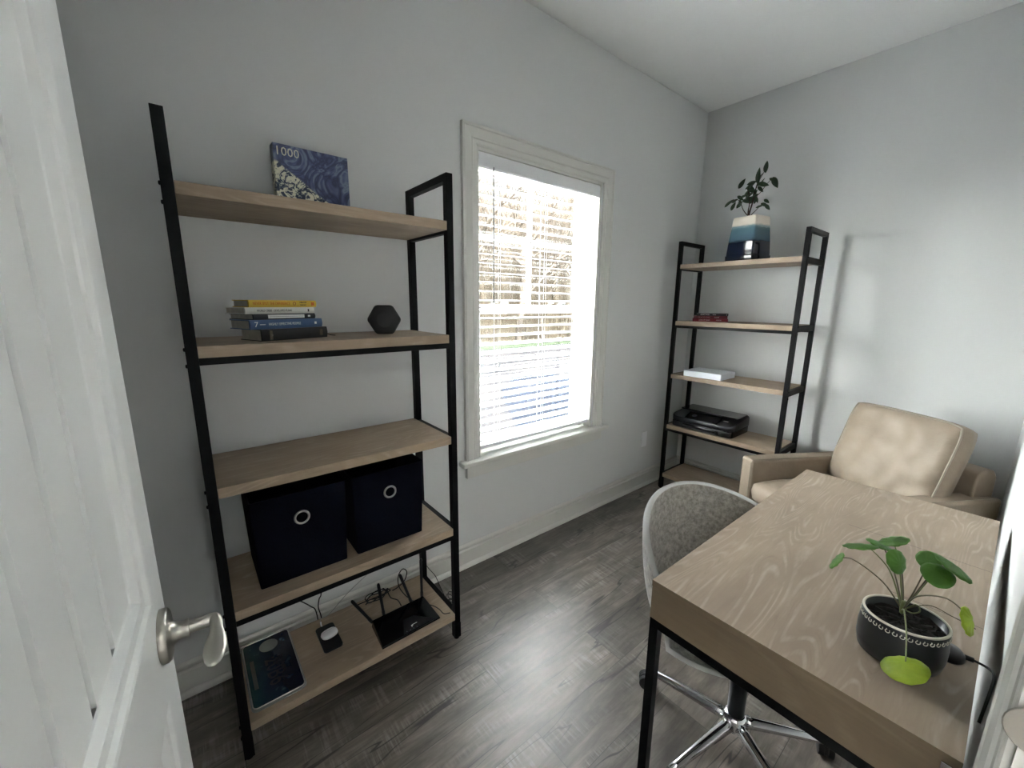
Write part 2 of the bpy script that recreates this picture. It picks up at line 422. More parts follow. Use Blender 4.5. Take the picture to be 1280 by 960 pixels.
# inner stops
for b in ((WX0+.018, WX0+.034, .062, .155, WZ0, WZ1), (WX1-.034, WX1-.018, .062, .155, WZ0, WZ1)): box(bm, *b)
struct('window_frame', bm, M['trim'], W, xf=WL, bevel=.002)
def sash(z0, z1, y, mun, st=.045):
    bm = BM(); x0, x1 = WX0+.03, WX1-.03
    box(bm, x0, x0+st, y, y+.034, z0, z1); box(bm, x1-st, x1, y, y+.034, z0, z1)
    box(bm, x0+st, x1-st, y, y+.034, z1-.04, z1); box(bm, x0+st, x1-st, y, y+.034, z0, z0+.045)
    if mun:
        xm = (x0+x1)/2; zm = (z0+z1)/2+.02
        box(bm, xm-.011, xm+.011, y+.006, y+.028, z0+.045, z1-.04); box(bm, x0+st, x1-st, y+.006, y+.028, zm-.011, zm+.011)
    s = struct('sash', bm, M['trim'], W, xf=WL, bevel=.003)
    bm = BM(); box(bm, x0+st-.004, x1-st+.004, y+.015, y+.019, z0+.04, z1-.036); struct('pane', bm, M['glass'], s, xf=WL)
    return s
g = NT('window_glass'); gl = g.n('BsdfGlossy'); gl.inputs['Roughness'].default_value = .02; tr = g.n('BsdfTransparent'); tr.inputs[0].default_value = (.97, .99, .985, 1)
mx = g.n('MixShader'); mx.inputs[0].default_value = .06; g.l(tr.outputs[0], mx.inputs[1]); g.l(gl.outputs[0], mx.inputs[2])
g.l(mx.outputs[0], g.t.nodes['Material Output'].inputs[0]); M['glass'] = g.m
sash(1.345, WZ1-.018, .112, True)
lo = sash(WZ0+.03, 1.385, .074, False)
for x in (1.36, 1.80):
    bm = BM(); box(bm, x-.03, x+.03, .066, .098, 1.385, 1.391); lathe(bm, [(0, 1.391), (.012, 1.391), (.012, 1.400), (.0, 1.402)], 12, Matrix.Translation((x, .084, 0))); box(bm, x-.004, x+.034, .074, .084, 1.398, 1.405)
    obj('sash_lock', bm, M['white'], lo, xf=WL)

# ------------------------------------------------------------------ blind
B = thing('window_blind', 'white horizontal slat blind hanging open inside the window casing', 'blind', (1.59, .03, 2.08)); BL = Matrix.Translation((-1.59, -.03, -2.08))
bx0, bx1 = WX0+.022, WX1-.022
slm = NT('blind_slat_white', .45); slm.color(srgb(240, 241, 242))
trl = slm.n('BsdfTranslucent'); trl.inputs[0].default_value = (.85, .87, .88, 1); mxs = slm.n('MixShader'); mxs.inputs[0].default_value = .22
slm.l(slm.b.outputs[0], mxs.inputs[1]); slm.l(trl.outputs[0], mxs.inputs[2]); slm.l(mxs.outputs[0], slm.t.nodes['Material Output'].inputs[0])
bm = BM(); box(bm, bx0, bx1, .006, .058, 2.045, 2.085); obj('headrail', bm, M['white'], B, xf=BL, bevel=.002)
bm = BM(); prism(bm, [(0, 0), (-.007, 0), (-.010, .008), (-.007, .02), (-.010, .05), (-.004, .066), (0, .068)], bx0-.004, bx1+.004)
obj('valance', bm, M['white'], B, xf=BL @ Matrix.Translation((0, .004, 2.018)) @ Matrix(((0, 0, 1, 0), (1, 0, 0, 0), (0, 1, 0, 0), (0, 0, 0, 1))), bevel=.001)
NS = 30; pitch_s = .0452; ztop = 2.018; tilt = math.radians(6)
bm = BM()
for i in range(NS):
    z = ztop-.018-i*pitch_s; pr = []
    for k in range(5):
        s_ = (k/4-.5)*.050; cv = .0018*(1-(2*s_/.05)**2)
        pr.append((.032+s_*math.cos(tilt), z+s_*math.sin(tilt)+cv))
    rings = []
    for x in (bx0, bx1):
        rings.append([bm.verts.new((x, y, zz+.0012)) for y, zz in pr]+[bm.verts.new((x, y, zz-.0012)) for y, zz in reversed(pr)])
    k = len(rings[0])
    for j in range(k): bm.faces.new((rings[0][j], rings[0][(j+1) % k], rings[1][(j+1) % k], rings[1][j]))
    bm.faces.new(rings[0]); bm.faces.new(rings[1][::-1])
obj('slats', bm, slm.m, B, xf=BL)
zb = ztop-.018-NS*pitch_s+.012
bm = BM(); box(bm, bx0, bx1, .006, .058, zb-.018, zb); obj('bottom_rail', bm, M['white'], B, xf=BL, bevel=.003)
for x in (bx0+.13, (bx0+bx1)/2+.02, bx1-.13):
    bm = BM()
    for y in (.006, .058): tube(bm, [(x, y, zb-.01), (x, y, 2.05)], .0007, 5)
    tube(bm, [(x+.008, .032, zb-.01), (x+.008, .032, 2.05)], .0006, 5)
    obj('ladder_cord', bm, M['white'], B, xf=BL)
bm = BM(); tube(bm, [(1.238, -.004, 2.03), (1.238, -.006, 1.42)], .0035, 6); tube(bm, [(1.238, -.006, 1.42), (1.238, -.006, 1.40)], .0045, 6)
wm = plain('clear_grey_wand', srgb(110, 112, 112), .2); obj('tilt_wand', bm, wm, B, xf=BL)
bm = BM()
for dx_ in (0, .012): tube(bm, [(1.96+dx_, -.004, 2.03), (1.96+dx_, -.004, 1.30)], .0009, 5)
lathe(bm, [(0, 0), (.006, .004), (.004, .03), (0, .034)], 8, Matrix.Translation((1.966, -.004, 1.27)))
obj('lift_cord', bm, M['white'], B, xf=BL)

# ------------------------------------------------------------------ doorway: jamb, casing, strike plate
J = bpy.data.objects.new('trim_1', None); COL.objects.link(J); J.location = (.72, YW, 0); J['kind'] = 'structure'; J['label'] = 'white door jamb and casing at the right edge'; J['category'] = 'trim'
JL = Matrix.Translation((-.72, -YW, 0))
def vcasing(xin, xout, sgn):
    prof = [(0, 0), (0, .011), (.003, .013), (.020, .0135), (.023, .010), (.027, .015), (.056, .017), (.062, .022), (.072, .024), (.078, .022), (.078, 0)]
    bm = BM(); rr = []
    for z in (0, DZ+.06): rr.append([bm.verts.new((xin+sgn*o, YW+t, z)) for o, t in prof])
    k = len(prof)
    for j in range(k): bm.faces.new((rr[0][j], rr[0][(j+1) % k], rr[1][(j+1) % k], rr[1][j]))
    bm.faces.new(rr[0]); bm.faces.new(rr[1][::-1]); return bm
struct('door_casing', vcasing(.696, .77, 1), M['trim'], J, xf=JL)
bm = BM(); box(bm, .69, .705, YW-.13, YW+.004, 0, DZ); box(bm, .678, .69, YW-.075, YW-.045, 0, DZ); struct('door_jamb', bm, M['trim'], J, xf=JL)
bm = BM()
lathe(bm, [(0, 0), (.029, 0), (.030, .001), (.030, .002), (.029, .003), (0, .003)], 28, Matrix.Translation((.69, YW-.010, .936)) @ Matrix.Rotation(-PI/2, 4, 'Y'))
obj('strike_plate', bm, M['nickel'], J, xf=JL, label='rounded grey metal strike plate')
T2 = bpy.data.objects.new('trim_2', None); COL.objects.link(T2); T2.location = (DX0, YW, 0); T2['kind'] = 'structure'; T2['label'] = 'white casing on the hinge side of the doorway'; T2['category'] = 'trim'
struct('door_casing', vcasing(DX0-.005, 0, -1), M['trim'], T2, xf=Matrix.Translation((-DX0, -YW, 0)))
bm = BM(); box(bm, DX0-.015, DX0, YW-.13, YW+.002, 0, DZ); struct('door_jamb', bm, M['trim'], T2, xf=Matrix.Translation((-DX0, -YW, 0)))

# ------------------------------------------------------------------ door_1 (open leaf, left edge of the view)
# local frame: x = distance from free edge towards the hinge, y = out of the face that is seen, z up
E0 = Vector((-.062, -1.02, 0)); hdir = Vector((-.068, -.9977, 0)).normalized(); ndir = Vector((.9977, -.068, 0)).normalized()
D = bpy.data.objects.new('door_1', None); COL.objects.link(D); D['kind'] = 'structure'; D['label'] = 'open white door with vertical plank grooves and nickel lever'; D['category'] = 'door'
D.matrix_world = Matrix((hdir, ndir, Vector((0, 0, 1)))).transposed().to_4x4()
D.location = E0
DW = .735; TH = .035
bm = BM()
z0, z1 = .012, 2.04; ST = .062
PAN = [(1.035, 1.93), (.20, .905)]
box(bm, 0, ST, -TH, 0, z0, z1); box(bm, DW-ST, DW, -TH, 0, z0, z1)
box(bm, ST, DW-ST, -TH, 0, PAN[0][1], z1); box(bm, ST, DW-ST, -TH, 0, PAN[1][1], PAN[0][0]); box(bm, ST, DW-ST, -TH, 0, z0, PAN[1][0])
struct('door_stiles', bm, M['door'], D)
for pz0, pz1 in PAN:
    # moulding frame around the panel (sloped, stepped)
    bm = BM()
    steps = [(0, 0), (.004, -.001), (.008, -.005), (.020, -.006), (.026, -.013), (.030, -.014)]
    for (o0, d0), (o1, d1) in zip(steps, steps[1:]):
        A = [(ST+o0, d0, pz0+o0), (DW-ST-o0, d0, pz0+o0), (DW-ST-o0, d0, pz1-o0), (ST+o0, d0, pz1-o0)]
        Bq = [(ST+o1, d1, pz0+o1), (DW-ST-o1, d1, pz0+o1), (DW-ST-o1, d1, pz1-o1), (ST+o1, d1, pz1-o1)]
        for i in range(4):
            bm.faces.new([bm.verts.new(q) for q in (A[i], A[(i+1) % 4], Bq[(i+1) % 4], Bq[i])])
    bmesh.ops.remove_doubles(bm, verts=bm.verts, dist=1e-5)
    struct('panel_moulding', bm, M['door'], D)
    # plank panel with V grooves
    bm = BM(); g0 = .170; gs = .072; x = ST+.03; prof = [(x, -.014)]
    gx = [g0+gs*i for i in range(-1, 9) if ST+.04 < g0+gs*i < DW-ST-.04]
    for q in gx: prof += [(q-.0050, -.014), (q-.0050, -.0225), (q+.0015, -.0225), (q+.0080, -.014)]
    prof += [(DW-ST-.03, -.014), (DW-ST-.03, -.026), (x, -.026)]
    lo_ = [bm.verts.new((a, b, pz0+.03)) for a, b in prof]; hi_ = [bm.verts.new((a, b, pz1-.03)) for a, b in prof]
    k = len(prof)
    for j in range(k): bm.faces.new((lo_[j], lo_[(j+1) % k], hi_[(j+1) % k], hi_[j]))
    bmesh.ops.triangle_fill(bm, use_beauty=True, edges=[e for e in bm.edges if e.verts[0] in lo_ and e.verts[1] in lo_])
    bmesh.ops.triangle_fill(bm, use_beauty=True, edges=[e for e in bm.edges if e.verts[0] in hi_ and e.verts[1] in hi_])
    struct('plank_panel', bm, M['door'], D)
# lever handle
LS, LZ = .050, .982
HN = bpy.data.objects.new('door_handle', None); COL.objects.link(HN); HN.parent = D; HN.location = (LS, 0, LZ)
RY = Matrix.Rotation(-PI/2, 4, 'X')  # lathe axis z -> +y
bm = BM(); lathe(bm, [(0, 0), (.033, 0), (.033, .006), (.031, .009), (.018, .0105), (.014, .013), (.0112, .018), (.0100, .022), (.0112, .026), (.0112, .029), (.0, .029)], 40, RY)
obj('rosette', bm, M['nickel'], HN, smooth=True, bevel=.0008)
bm = BM()
path = smoothpath([(0, .026, 0), (0, .044, .000), (.0005, .0535, .000), (.006, .0565, .000), (.016, .0568, -.003), (.030, .056, -.009), (.046, .0545, -.013), (.070, .053, -.015)], 6)
n_ = 14; prev = []
for i, p in enumerate(path):
    t_ = i/(len(path)-1); d = (path[min(i+1, len(path)-1)]-path[max(i-1, 0)]).normalized()
    wz = .0085 if t_ < .35 else .0085-.0035*min(1, (t_-.35)/.3)   # height
    ty = .0072 if t_ < .6 else .0072+.0055*math.sin(min(1, (t_-.6)/.25)*PI/2)     # thickness
    if t_ > .82: ty *= math.sqrt(max(.02, 1-((t_-.82)/.18)**2)); wz *= math.sqrt(max(.05, 1-((t_-.82)/.18)**2))
    side = d.cross(Vector((0, 0, 1))).normalized()
    ring = [bm.verts.new(p+side*ty*math.cos(2*PI*j/n_)+Vector((0, 0, 1))*wz*math.sin(2*PI*j/n_)) for j in range(n_)]
    if prev:
        for j in range(n_): bm.faces.new((prev[j], prev[(j+1) % n_], ring[(j+1) % n_], ring[j]))
    else: bm.faces.new(ring[::-1])
    prev = ring
bm.faces.new(prev)
obj('lever', bm, M['nickel'], HN, smooth=True)
bm = BM(); box(bm, -.0012, .0005, -.030, -.006, LZ-.028, LZ+.028); obj('latch_plate', bm, M['nickel'], D)
for hz in (.25, 1.05, 1.85):
    bm = BM(); tube(bm, [(DW+.004, .004, hz-.045), (DW+.004, .004, hz+.045)], .006, 10); box(bm, DW-.002, DW+.001, -.030, 0, hz-.045, hz+.045)
    obj('hinge', bm, M['nickel'], D)

# ------------------------------------------------------------------ wall outlet
O = thing('wall_outlet', 'white rectangular outlet plate on the wall left of the far shelf', 'outlet', (2.672, 0, .382)); 
bm = BM(); prism(bm, rrect(.070, .115, .004), 0, .005); obj('cover_plate', bm, M['white'], O, bevel=.0015, xf=Matrix.Rotation(PI/2, 4, 'X'))
for dz in (-.021, .021):
    bm = BM(); prism(bm, rrect(.033, .028, .008), .005, .0065); obj('receptacle', bm, M['white'], O, xf=Matrix.Translation((0, 0, dz)) @ Matrix.Rotation(PI/2, 4, 'X'))
# ------------------------------------------------------------------ shelving units
ZS = [1.6752, 1.286, .9006, .5171, .1276]
SW, SD, SH, TB = .7763, .3223, 1.83, .025
def make_shelf(label, loc, rz):
    s = thing('shelving_unit', label, 'shelf', loc, rz, None)
    for side in (0, 1):
        x0 = 0 if side == 0 else SW-TB
        bm = BM()
        box(bm, x0, x0+TB, 0, TB, .035, SH); box(bm, x0, x0+TB, SD-TB, SD, .035, SH)
        box(bm, x0, x0+TB, TB, SD-TB, SH-TB, SH)
        for z in ZS: box(bm, x0+.002, x0+TB-.002, TB, SD-TB, z-.030-.008, z-.004)
        fr = obj('side_frame', bm, M['black'], s, bevel=.0012)
        for y in (.0125, SD-.0125):
            bm = BM(); box(bm, x0-.0012, x0+TB+.0012, y-.0137, y+.0137, .008, .075); lathe(bm, [(0, 0), (.011, 0), (.011, .010), (0, .010)], 14, Matrix.Translation((x0+.0125, y, 0)))
            obj('levelling_foot', bm, M['black'], fr)
        for z in ZS:
            for dz in (-.008, -.05):
                for y in (.0125,):
                    bm = BM(); lathe(bm, [(0, 0), (.005, 0), (.005, .002), (.003, .0035), (0, .0035)], 10, Matrix.Translation((0 if side == 0 else SW, y, z+dz)) @ Matrix.Rotation(-PI/2 if side == 0 else PI/2, 4, 'Y'))
                    obj('bolt', bm, M['black'], fr)
    for i, z in enumerate(ZS):
        bm = BM(); box(bm, TB+.0005, SW-TB-.0005, .0, SD-.003, z-.030, z); obj('shelf_board', bm, M['shelfwood'], s, bevel=.001)
        if i in (1, 3):
            for y in (.001, SD-TB-.001):
                bm = BM(); box(bm, TB, SW-TB, y, y+TB-.006, z-.030-.019, z-.0302); obj('cross_bar', bm, M['black'], s, bevel=.001)
    return s
SA = make_shelf('tall black framed open shelf with oak boards, beside the door and left of the window', (-.0006, -.3983, 0), 0)
SB = dup(SA, (2.760, -.1035, 0), -PI/2, 'black framed open shelf with oak boards in the far corner, holding the printer')

# ------------------------------------------------------------------ things on the near shelf
# 1. boxed puzzle on the top board
P = thing('puzzle_box', 'square blue and cream printed puzzle box standing on the top board', 'box', (.396, -.150, ZS[0]), .02)
t = NT('puzzle_print', .4); v = t.coord((1, 1, 1))
f = t.noise(v, 9, 3, .55, 2.2); f2 = t.noise(v, 26, 4, .7, 2.5); f3 = t.noise(v, 5, 1, .5, 0)
cB = t.ramp(t.math('PINGPONG', t.math('MULTIPLY', f, 9), 1), [(0, srgb(44, 48, 82)), (.5, srgb(70, 80, 122)), (1, srgb(116, 128, 150))])
cW = t.ramp(f2, [(.40, srgb(28, 40, 66)), (.47, srgb(60, 74, 100)), (.5, srgb(222, 220, 196)), (.7, srgb(232, 228, 208))])
sp = t.n('SeparateXYZ'); c0 = t.n('TexCoord'); t.l(c0.outputs['Object'], sp.inputs[0])
edge = t.math('ADD', t.math('ADD', t.math('MULTIPLY', sp.outputs[0], 5.0), t.math('MULTIPLY', sp.outputs[2], 6.5)), t.math('MULTIPLY', f3, .9))
msk = t.ramp(edge, [(.93, G(1)), (.97, G(0))])
top = t.ramp(sp.outputs[2], [(.150, G(0)), (.158, G(1))])
msk = t.mix(top, msk, G(0)); t.color(t.mix(msk, cB, cW)); puzzle = t.m
bm = BM(); box(bm, -.112, .112, -.0, .050, .0, .205); obj('box_base', bm, M['cream'], P, bevel=.001)
bm = BM(); box(bm, -.1135, .1135, -.0015, .040, -.0+.0005, .2065); obj('box_lid', bm, puzzle, P, bevel=.001)
text('lettering', '1000', .036, M['cream'], P, plane_xf((-.074, -.0018, .184), (1, 0, 0), (0, 0, 1)), sx=1.0)

# 2. pile of books
def cover(name, col, rough=.5): return plain(name, col, rough, var=.05)
def book(label, loc, rz, L, Wd, T, mat, bits, group, hard=True, pages=None):
    """x along spine, spine face at y=0 facing -y, fore-edge at y=Wd"""
    b = thing('book', label, 'book', loc, rz, group)
    bm = BM(); c = .0022 if hard else .0008; ov = .003 if hard else 0
    box(bm, 0, L, 0, Wd, 0, c); box(bm, 0, L, 0, Wd, T-c, T); 
    # rounded spine
    prof = [(0, 0)]+[(-.0035*math.sin(PI*k/6) if hard else 0, T*k/6) for k in range(1, 6)]+[(0, T), (.004, T), (.004, 0)]
    A = [bm.verts.new((0, y, z)) for y, z in prof]; Bv = [bm.verts.new((L, y, z)) for y, z in prof]; k = len(prof)
    for j in range(k): bm.faces.new((A[j], A[(j+1) % k], Bv[(j+1) % k], Bv[j]))
    bm.faces.new(A); bm.faces.new(Bv[::-1])
    obj('cover', bm, mat, b)
    bm = BM(); box(bm, ov, L-ov, .004, Wd-ov, c, T-c); obj('page_block', bm, pages or M['paper'], b)
    for (s, size, x, z, m_, sxx) in bits:
        yy = -.0042 if hard else -.0006
        text('spine_lettering', s, size, m_, b, plane_xf((x, yy, z), (1, 0, 0), (0, 0, 1)), sx=sxx)
    return b
def strip(b, x0, x1, z0, z1, mat, hard=True, name='spine_panel', y=-.0039):
    bm = BM(); box(bm, x0, x1, y, y+.003, z0, z1); return obj(name, bm, mat, b)
wht = plain('print_white', srgb(222, 222, 218), .5); blk = plain('print_dark', srgb(40, 38, 36), .5); org = plain('print_orange', srgb(190, 96, 30), .5)
ang = math.atan2(.076, .196)
def at(s_, d_, z): # along spine, depth
    return (.175+s_*math.cos(ang)-d_*math.sin(ang), -.336+s_*math.sin(ang)+d_*math.cos(ang), z)
z = ZS[1]
gA = 'books piled on the near shelf'
b1 = book('thick black hardback book at the bottom of the near pile', at(0, 0, z), ang, .210, .112, .034, cover('book_black', srgb(34, 32, 31)), [('▪', .02, .028, .017, plain('print_grey', srgb(110, 104, 90)), 1)], gA)
strip(b1, .022, .030, .004, .030, plain('print_bronze', srgb(96, 88, 70)), y=-.0040); strip(b1, .182, .192, .008, .026, plain('print_bronze2', srgb(78, 70, 56)), y=-.0040)
bm = BM(); tube(bm, smoothpath([(.212, .03, .006), (.225, .028, .010), (.240, .026, .004), (.256, .02, .0015)]), .0012, 5); obj('ribbon_marker', bm, M['black'], b1)
z += .0342
b2 = book('blue book with white spine lettering, second from the bottom of the near pile', at(-.026, .006, z), ang, .224, .105, .0265, cover('book_blue', srgb(62, 86, 124)), [
    ('7', .020, .016, .0135, wht, 1.1), ('HIGHLY EFFECTIVE PEOPLE', .0105, .100, .0135, wht, .78)], gA)
strip(b2, .026, .042, .0125, .0145, wht, y=-.0042); strip(b2, .196, .203, .010, .017, wht, y=-.0042)
z += .0267
b3 = book('thin black book with a long white spine label in the middle of the near pile', at(-.012, .010, z), ang, .190, .128, .0165, cover('book_dark', srgb(30, 32, 38)), [], gA)
strip(b3, .040, .152, .0035, .0135, wht, y=-.0040); bm = BM(); box(bm, .044, .148, -.0044, -.003, .0080, .0088); obj('spine_line', bm, blk, b3); strip(b3, .164, .172, .006, .011, wht, y=-.0040)
z += .0167
b4 = book('white book with dark spine lettering under the yellow book', at(-.034, .008, z), ang, .208, .105, .0185, cover('book_white', srgb(206, 206, 200)), [
    ('WORLD CRISIS - DEVELOPED PLANS', .0088, .082, .0092, blk, .72)], gA)
strip(b4, .186, .190, .005, .013, blk, y=-.0041)
z += .0187
b5 = book('bright yellow book with orange lettering on top of the near pile', at(-.020, .012, z), ang, .206, .085, .0205, cover('book_yellow', srgb(206, 172, 58)), [
    ('NEVER SPLIT THE DIFFERENCE', .0115, .064, .0105, org, .70), ('CHRIS VOSS', .0058, .160, .014, blk, .75), ('TAHL RAZ', .0058, .160, .0065, blk, .75), ('O', .0150, .132, .0102, plain('print_red', srgb(140, 60, 40)), .9)], gA)
strip(b5, .188, .198, .005, .015, org, y=-.0041)

# 3. black hexagonal speaker
H = thing('hexagonal_speaker', 'black faceted hexagonal object standing at the right of the books', 'speaker', (.573, -.245, ZS[1]), math.radians(-21))
bm = BM(); R_ = .0600; rings = []
for y, r in ((-.034, .040), (-.024, .0595), (.024, .0595), (.034, .040)):
    rings.append([bm.verts.new((r*math.cos(PI/3*j), y, .0525+r*.985*math.sin(PI/3*j))) for j in range(6)])
for A, Bv in zip(rings, rings[1:]):
    for j in range(6): bm.faces.new((A[j], A[(j+1) % 6], Bv[(j+1) % 6], Bv[j]))
bm.faces.new(rings[0]); bm.faces.new(rings[-1][::-1])
obj('body', bm, M['rubber'], H, bevel=.008, seg=3)
bm = BM(); lathe(bm, [(0, 0), (.026, 0), (.026, .002), (0, .002)], 24, Matrix.Translation((0, -.034, .0525)) @ Matrix.Rotation(PI/2, 4, 'X')); obj('front_face', bm, M['rubber'], H)

# 4. two navy fabric bins
def make_bin(label, loc, wd):
    b = thing('storage_bin', label, 'bin', loc, 0, 'navy fabric storage bins')
    h = .292; d_ = .235; fl = .009; th = .005
    bm = BM()
    o0 = rrect(wd, d_, .006, 2, 0, d_/2); n = len(o0)
    def ring(k, z, ins=0):
        out = []
        for x, y in o0:
            cx, cy = 0, d_/2
            nx = (x-cx)*(1+2*k*fl/wd); ny = (y-cy)*(1+2*k*fl/d_)
            nx *= (1-2*ins/wd); ny *= (1-2*ins/d_)
            zz = z
            if k > .9: zz = z-.012*(1-(2*nx/wd)**2)*(1 if ny < 0 else .5)
            out.append(bm.verts.new((cx+nx, cy+ny, zz)))
        return out
    R0 = ring(0, .0); R1 = ring(.5, h*.5); R2 = ring(1, h); R3 = ring(1, h, th); R4 = ring(0, th, th)
    bm.faces.new(R0[::-1]); bm.faces.new(R4)
    for A, Bv in ((R0, R1), (R1, R2), (R2, R3), (R3, R4)):
        for j in range(n): bm.faces.new((A[j], A[(j+1) % n], Bv[(j+1) % n], Bv[j]))
    obj('fabric_body', bm, M['navy'], b)
    bm = BM(); C0 = Vector((0, -.0075, .206)); tube(bm, [C0+Vector((.0205*math.cos(a), 0, .0205*math.sin(a))) for a in [2*PI*k/32 for k in range(32)]], .0036, 8, closed=True)
    obj('grommet', bm, M['nickel'], b, smooth=True, label='silver ring grommet')
    bm = BM(); lathe(bm, [(0, 0), (.019, 0), (.019, .0015), (0, .0015)], 24, Matrix.Translation((0, -.0062, .206)) @ Matrix.Rotation(PI/2, 4, 'X')); obj('hand_hole_shade', bm, M['hole_shade'], b)  # dark disc stands in for the shade inside the hole
    return b
make_bin('navy blue fabric bin with silver ring, nearest the door', (.2305, -.336, ZS[3]), .262)
make_bin('navy blue fabric bin with silver ring, nearest the window', (.5225, -.336, ZS[3]), .250)

# 5. licence plate on the bottom board
L = thing('licence_plate', 'dark blue and green licence plate lying flat on the bottom board', 'licence plate', (.1125, -.213, ZS[4]))
bm = BM(); prism(bm, rrect(.160, .322, .018), 0, .004); obj('plate_backing', bm, plain('pale_plastic', srgb(128, 131, 126), .4), L, bevel=.0015)
t = NT('plate_print', .25); v = t.coord(); sp = t.n('SeparateXYZ'); c0 = t.n('TexCoord'); t.l(c0.outputs['Object'], sp.inputs[0])
c = t.ramp(t.math('ADD', t.math('MULTIPLY', sp.outputs[0], -5), t.math('MULTIPLY', t.noise(v, 14, 3), .5)), [(0, srgb(14, 22, 46)), (.35, srgb(20, 42, 62)), (.7, srgb(40, 78, 78))])
t.color(t.mix(t.ramp(t.noise(v, 30, 3), [(.62, G(0)), (.72, G(.5))]), c, srgb(80, 104, 112)))
bm = BM(); prism(bm, rrect(.150, .303, .014), .004, .0062); pm = obj('plate_face', bm, t.m, L, bevel=.001)
bm = BM(); ro = rrect(.150, .303, .014); tube(bm, [(x, y, .0062) for x, y in ro], .0016, 6, closed=True); obj('raised_rim', bm, M['nickel'], L)
pz = .0064
text('lettering', '20B6', .082, plain('plate_ink', srgb(10, 8, 22), .4), L, plane_xf((.006, -.028, pz), (0, -1, 0), (1, 0, 0)), extrude=.0006, sx=.78)
bm = BM(); lathe(bm, [(0, 0), (.030, 0), (.030, .001), (0, .001)], 28, Matrix.Translation((.004, .104, pz))); obj('seal', bm, plain('plate_seal', srgb(120, 124, 120), .5), L)
bm = BM(); box(bm, -.062, -.050, -.075, .06, pz-.0008, pz); obj('pale_strip', bm, plain('plate_strip', srgb(70, 76, 68), .5), L)

# 6. wireless charging pad with earbud case
C_ = thing('charging_pad', 'flat black square charging pad with a thin white cable plug on the bottom board', 'charger', (.305, -.206, ZS[4]))
bm = BM(); prism(bm, rrect(.068, .140, .012), 0, .008); obj('pad', bm, M['blackplastic'], C_, bevel=.002)
bm = BM(); tube(bm, smoothpath([(-.008, .068, .006), (-.008, .082, .006), (-.006, .094, .008)]), .0028, 8); obj('cable_plug', bm, M['white'], C_)
Q = thing('earbud_case', 'small white glossy earbud case on the black charging pad', 'earbud case', (.308, -.205, ZS[4]+.0082), math.radians(8))
bm = BM(); bmesh.ops.create_icosphere(bm, subdivisions=3, radius=1)
for v_ in bm.verts:
    x, y, z_ = v_.co; s = lambda a, p: math.copysign(abs(a)**p, a)
    v_.co = Vector((s(x, .75)*.0300, s(y, .75)*.0225, s(z_, .75)*.0108+.0108))
obj('case_shell', bm, M['white'], Q, smooth=True)
bm = BM(); tube(bm, [(.0304*math.copysign(abs(math.cos(a))**.75, math.cos(a)), .0102*0+.006, .0108+.0112*math.copysign(abs(math.sin(a))**.75, math.sin(a))) for a in [2*PI*k/40 for k in range(40)]], .0003, 4, closed=True); obj('lid_seam', bm, plain('seam_grey', srgb(150, 150, 150)), Q)
tag(obj('charging_cable', (lambda b: (tube(b, smoothpath([(.297, -.112, ZS[4]+.008), (.306, -.09, ZS[4]+.006), (.34, -.08, ZS[4]+.003), (.42, -.056, .17), (.52, -.04, .215), (.60, -.034, .26)]), .0013, 6), b)[1])(BM()), plain('grey_cable', srgb(150, 150, 148))),
    'thin pale cable rising from the charging pad along the baseboard', 'cable')

# 7. router
R0 = thing('wifi_router', 'black wifi router with four upright antennas on the bottom board', 'router', (.5665, -.325, ZS[4]))
bm = BM(); a = .1235
pts_lo = [(-a, -.066, .004), (a, -.062, .004), (a*.93, .070, .004), (-a*.93, .068, .004)]
pts_hi = [(-a+.003, -.064, .012), (a-.003, -.060, .012), (a*.90, .068, .034), (-a*.90, .066, .034)]
hexa(bm, pts_lo, pts_hi); obj('router_body', bm, M['gloss'], R0, bevel=.003)
bm = BM()
def rp(x, y, off=.0006):   # point on the sloped top
    tt = (y+.064)/.131; return (x, y, .012+.022*tt+off)
for x0 in (-.060,): pass
vs = [bm.verts.new(rp(*q, .0010)) for q in ((-.035, -.060), (.10, -.056), (.035, .0), (-.01, .004))]; bm.faces.new(vs)
bmesh.ops.solidify(bm, geom=bm.faces[:], thickness=.001); obj('top_facet', bm, M['blackplastic'], R0)
for x in (-.1, .1):
    for y in (-.052, .052): bm = BM(); box(bm, x-.008, x+.008, y-.004, y+.004, 0, .005); obj('rubber_foot', bm, M['rubber'], R0)
bm = BM(); bx_, by_ = .010, -.036
lathe(bm, [(0, 0), (.0042, 0), (.0042, .0006), (0, .0006)], 14, Matrix.Translation(rp(bx_, by_)))
box(bm, bx_+.002, bx_+.022, by_+.0, by_+.004, rp(0, by_)[2], rp(0, by_)[2]+.0008); box(bm, bx_-.0042, bx_-.0022, by_-.008, by_, rp(0, by_-.004)[2]-.0004, rp(0, by_-.004)[2]+.0008)
obj('logo_mark', bm, wht, R0)
bm = BM()
for x in (-.02, -.006, .008, .022): box(bm, x, x+.0025, -.0530, -.0508, rp(0, -.052)[2]-.0003, rp(0, -.052)[2]+.0006)
obj('status_lights', bm, plain('dim_icons', srgb(120, 130, 140)), R0)
for bx_, tip in ((-.110, (-.180, .076, .150)), (-.060, (-.074, .080, .172)), (.060, (.020, .088, .166)), (.107, (.112, .080, .205))):
    bm = BM(); p0 = Vector((bx_, .073, .020)); p1 = Vector(tip); m_ = p0.lerp(p1, .16)
    tube(bm, [p0, m_, p0.lerp(p1, .2), p1.lerp(p0, .05), p1], [.0065, .0070, .0058, .0065, .0045], 8)
    obj('antenna', bm, M['blackplastic'], R0, bevel=.0005)

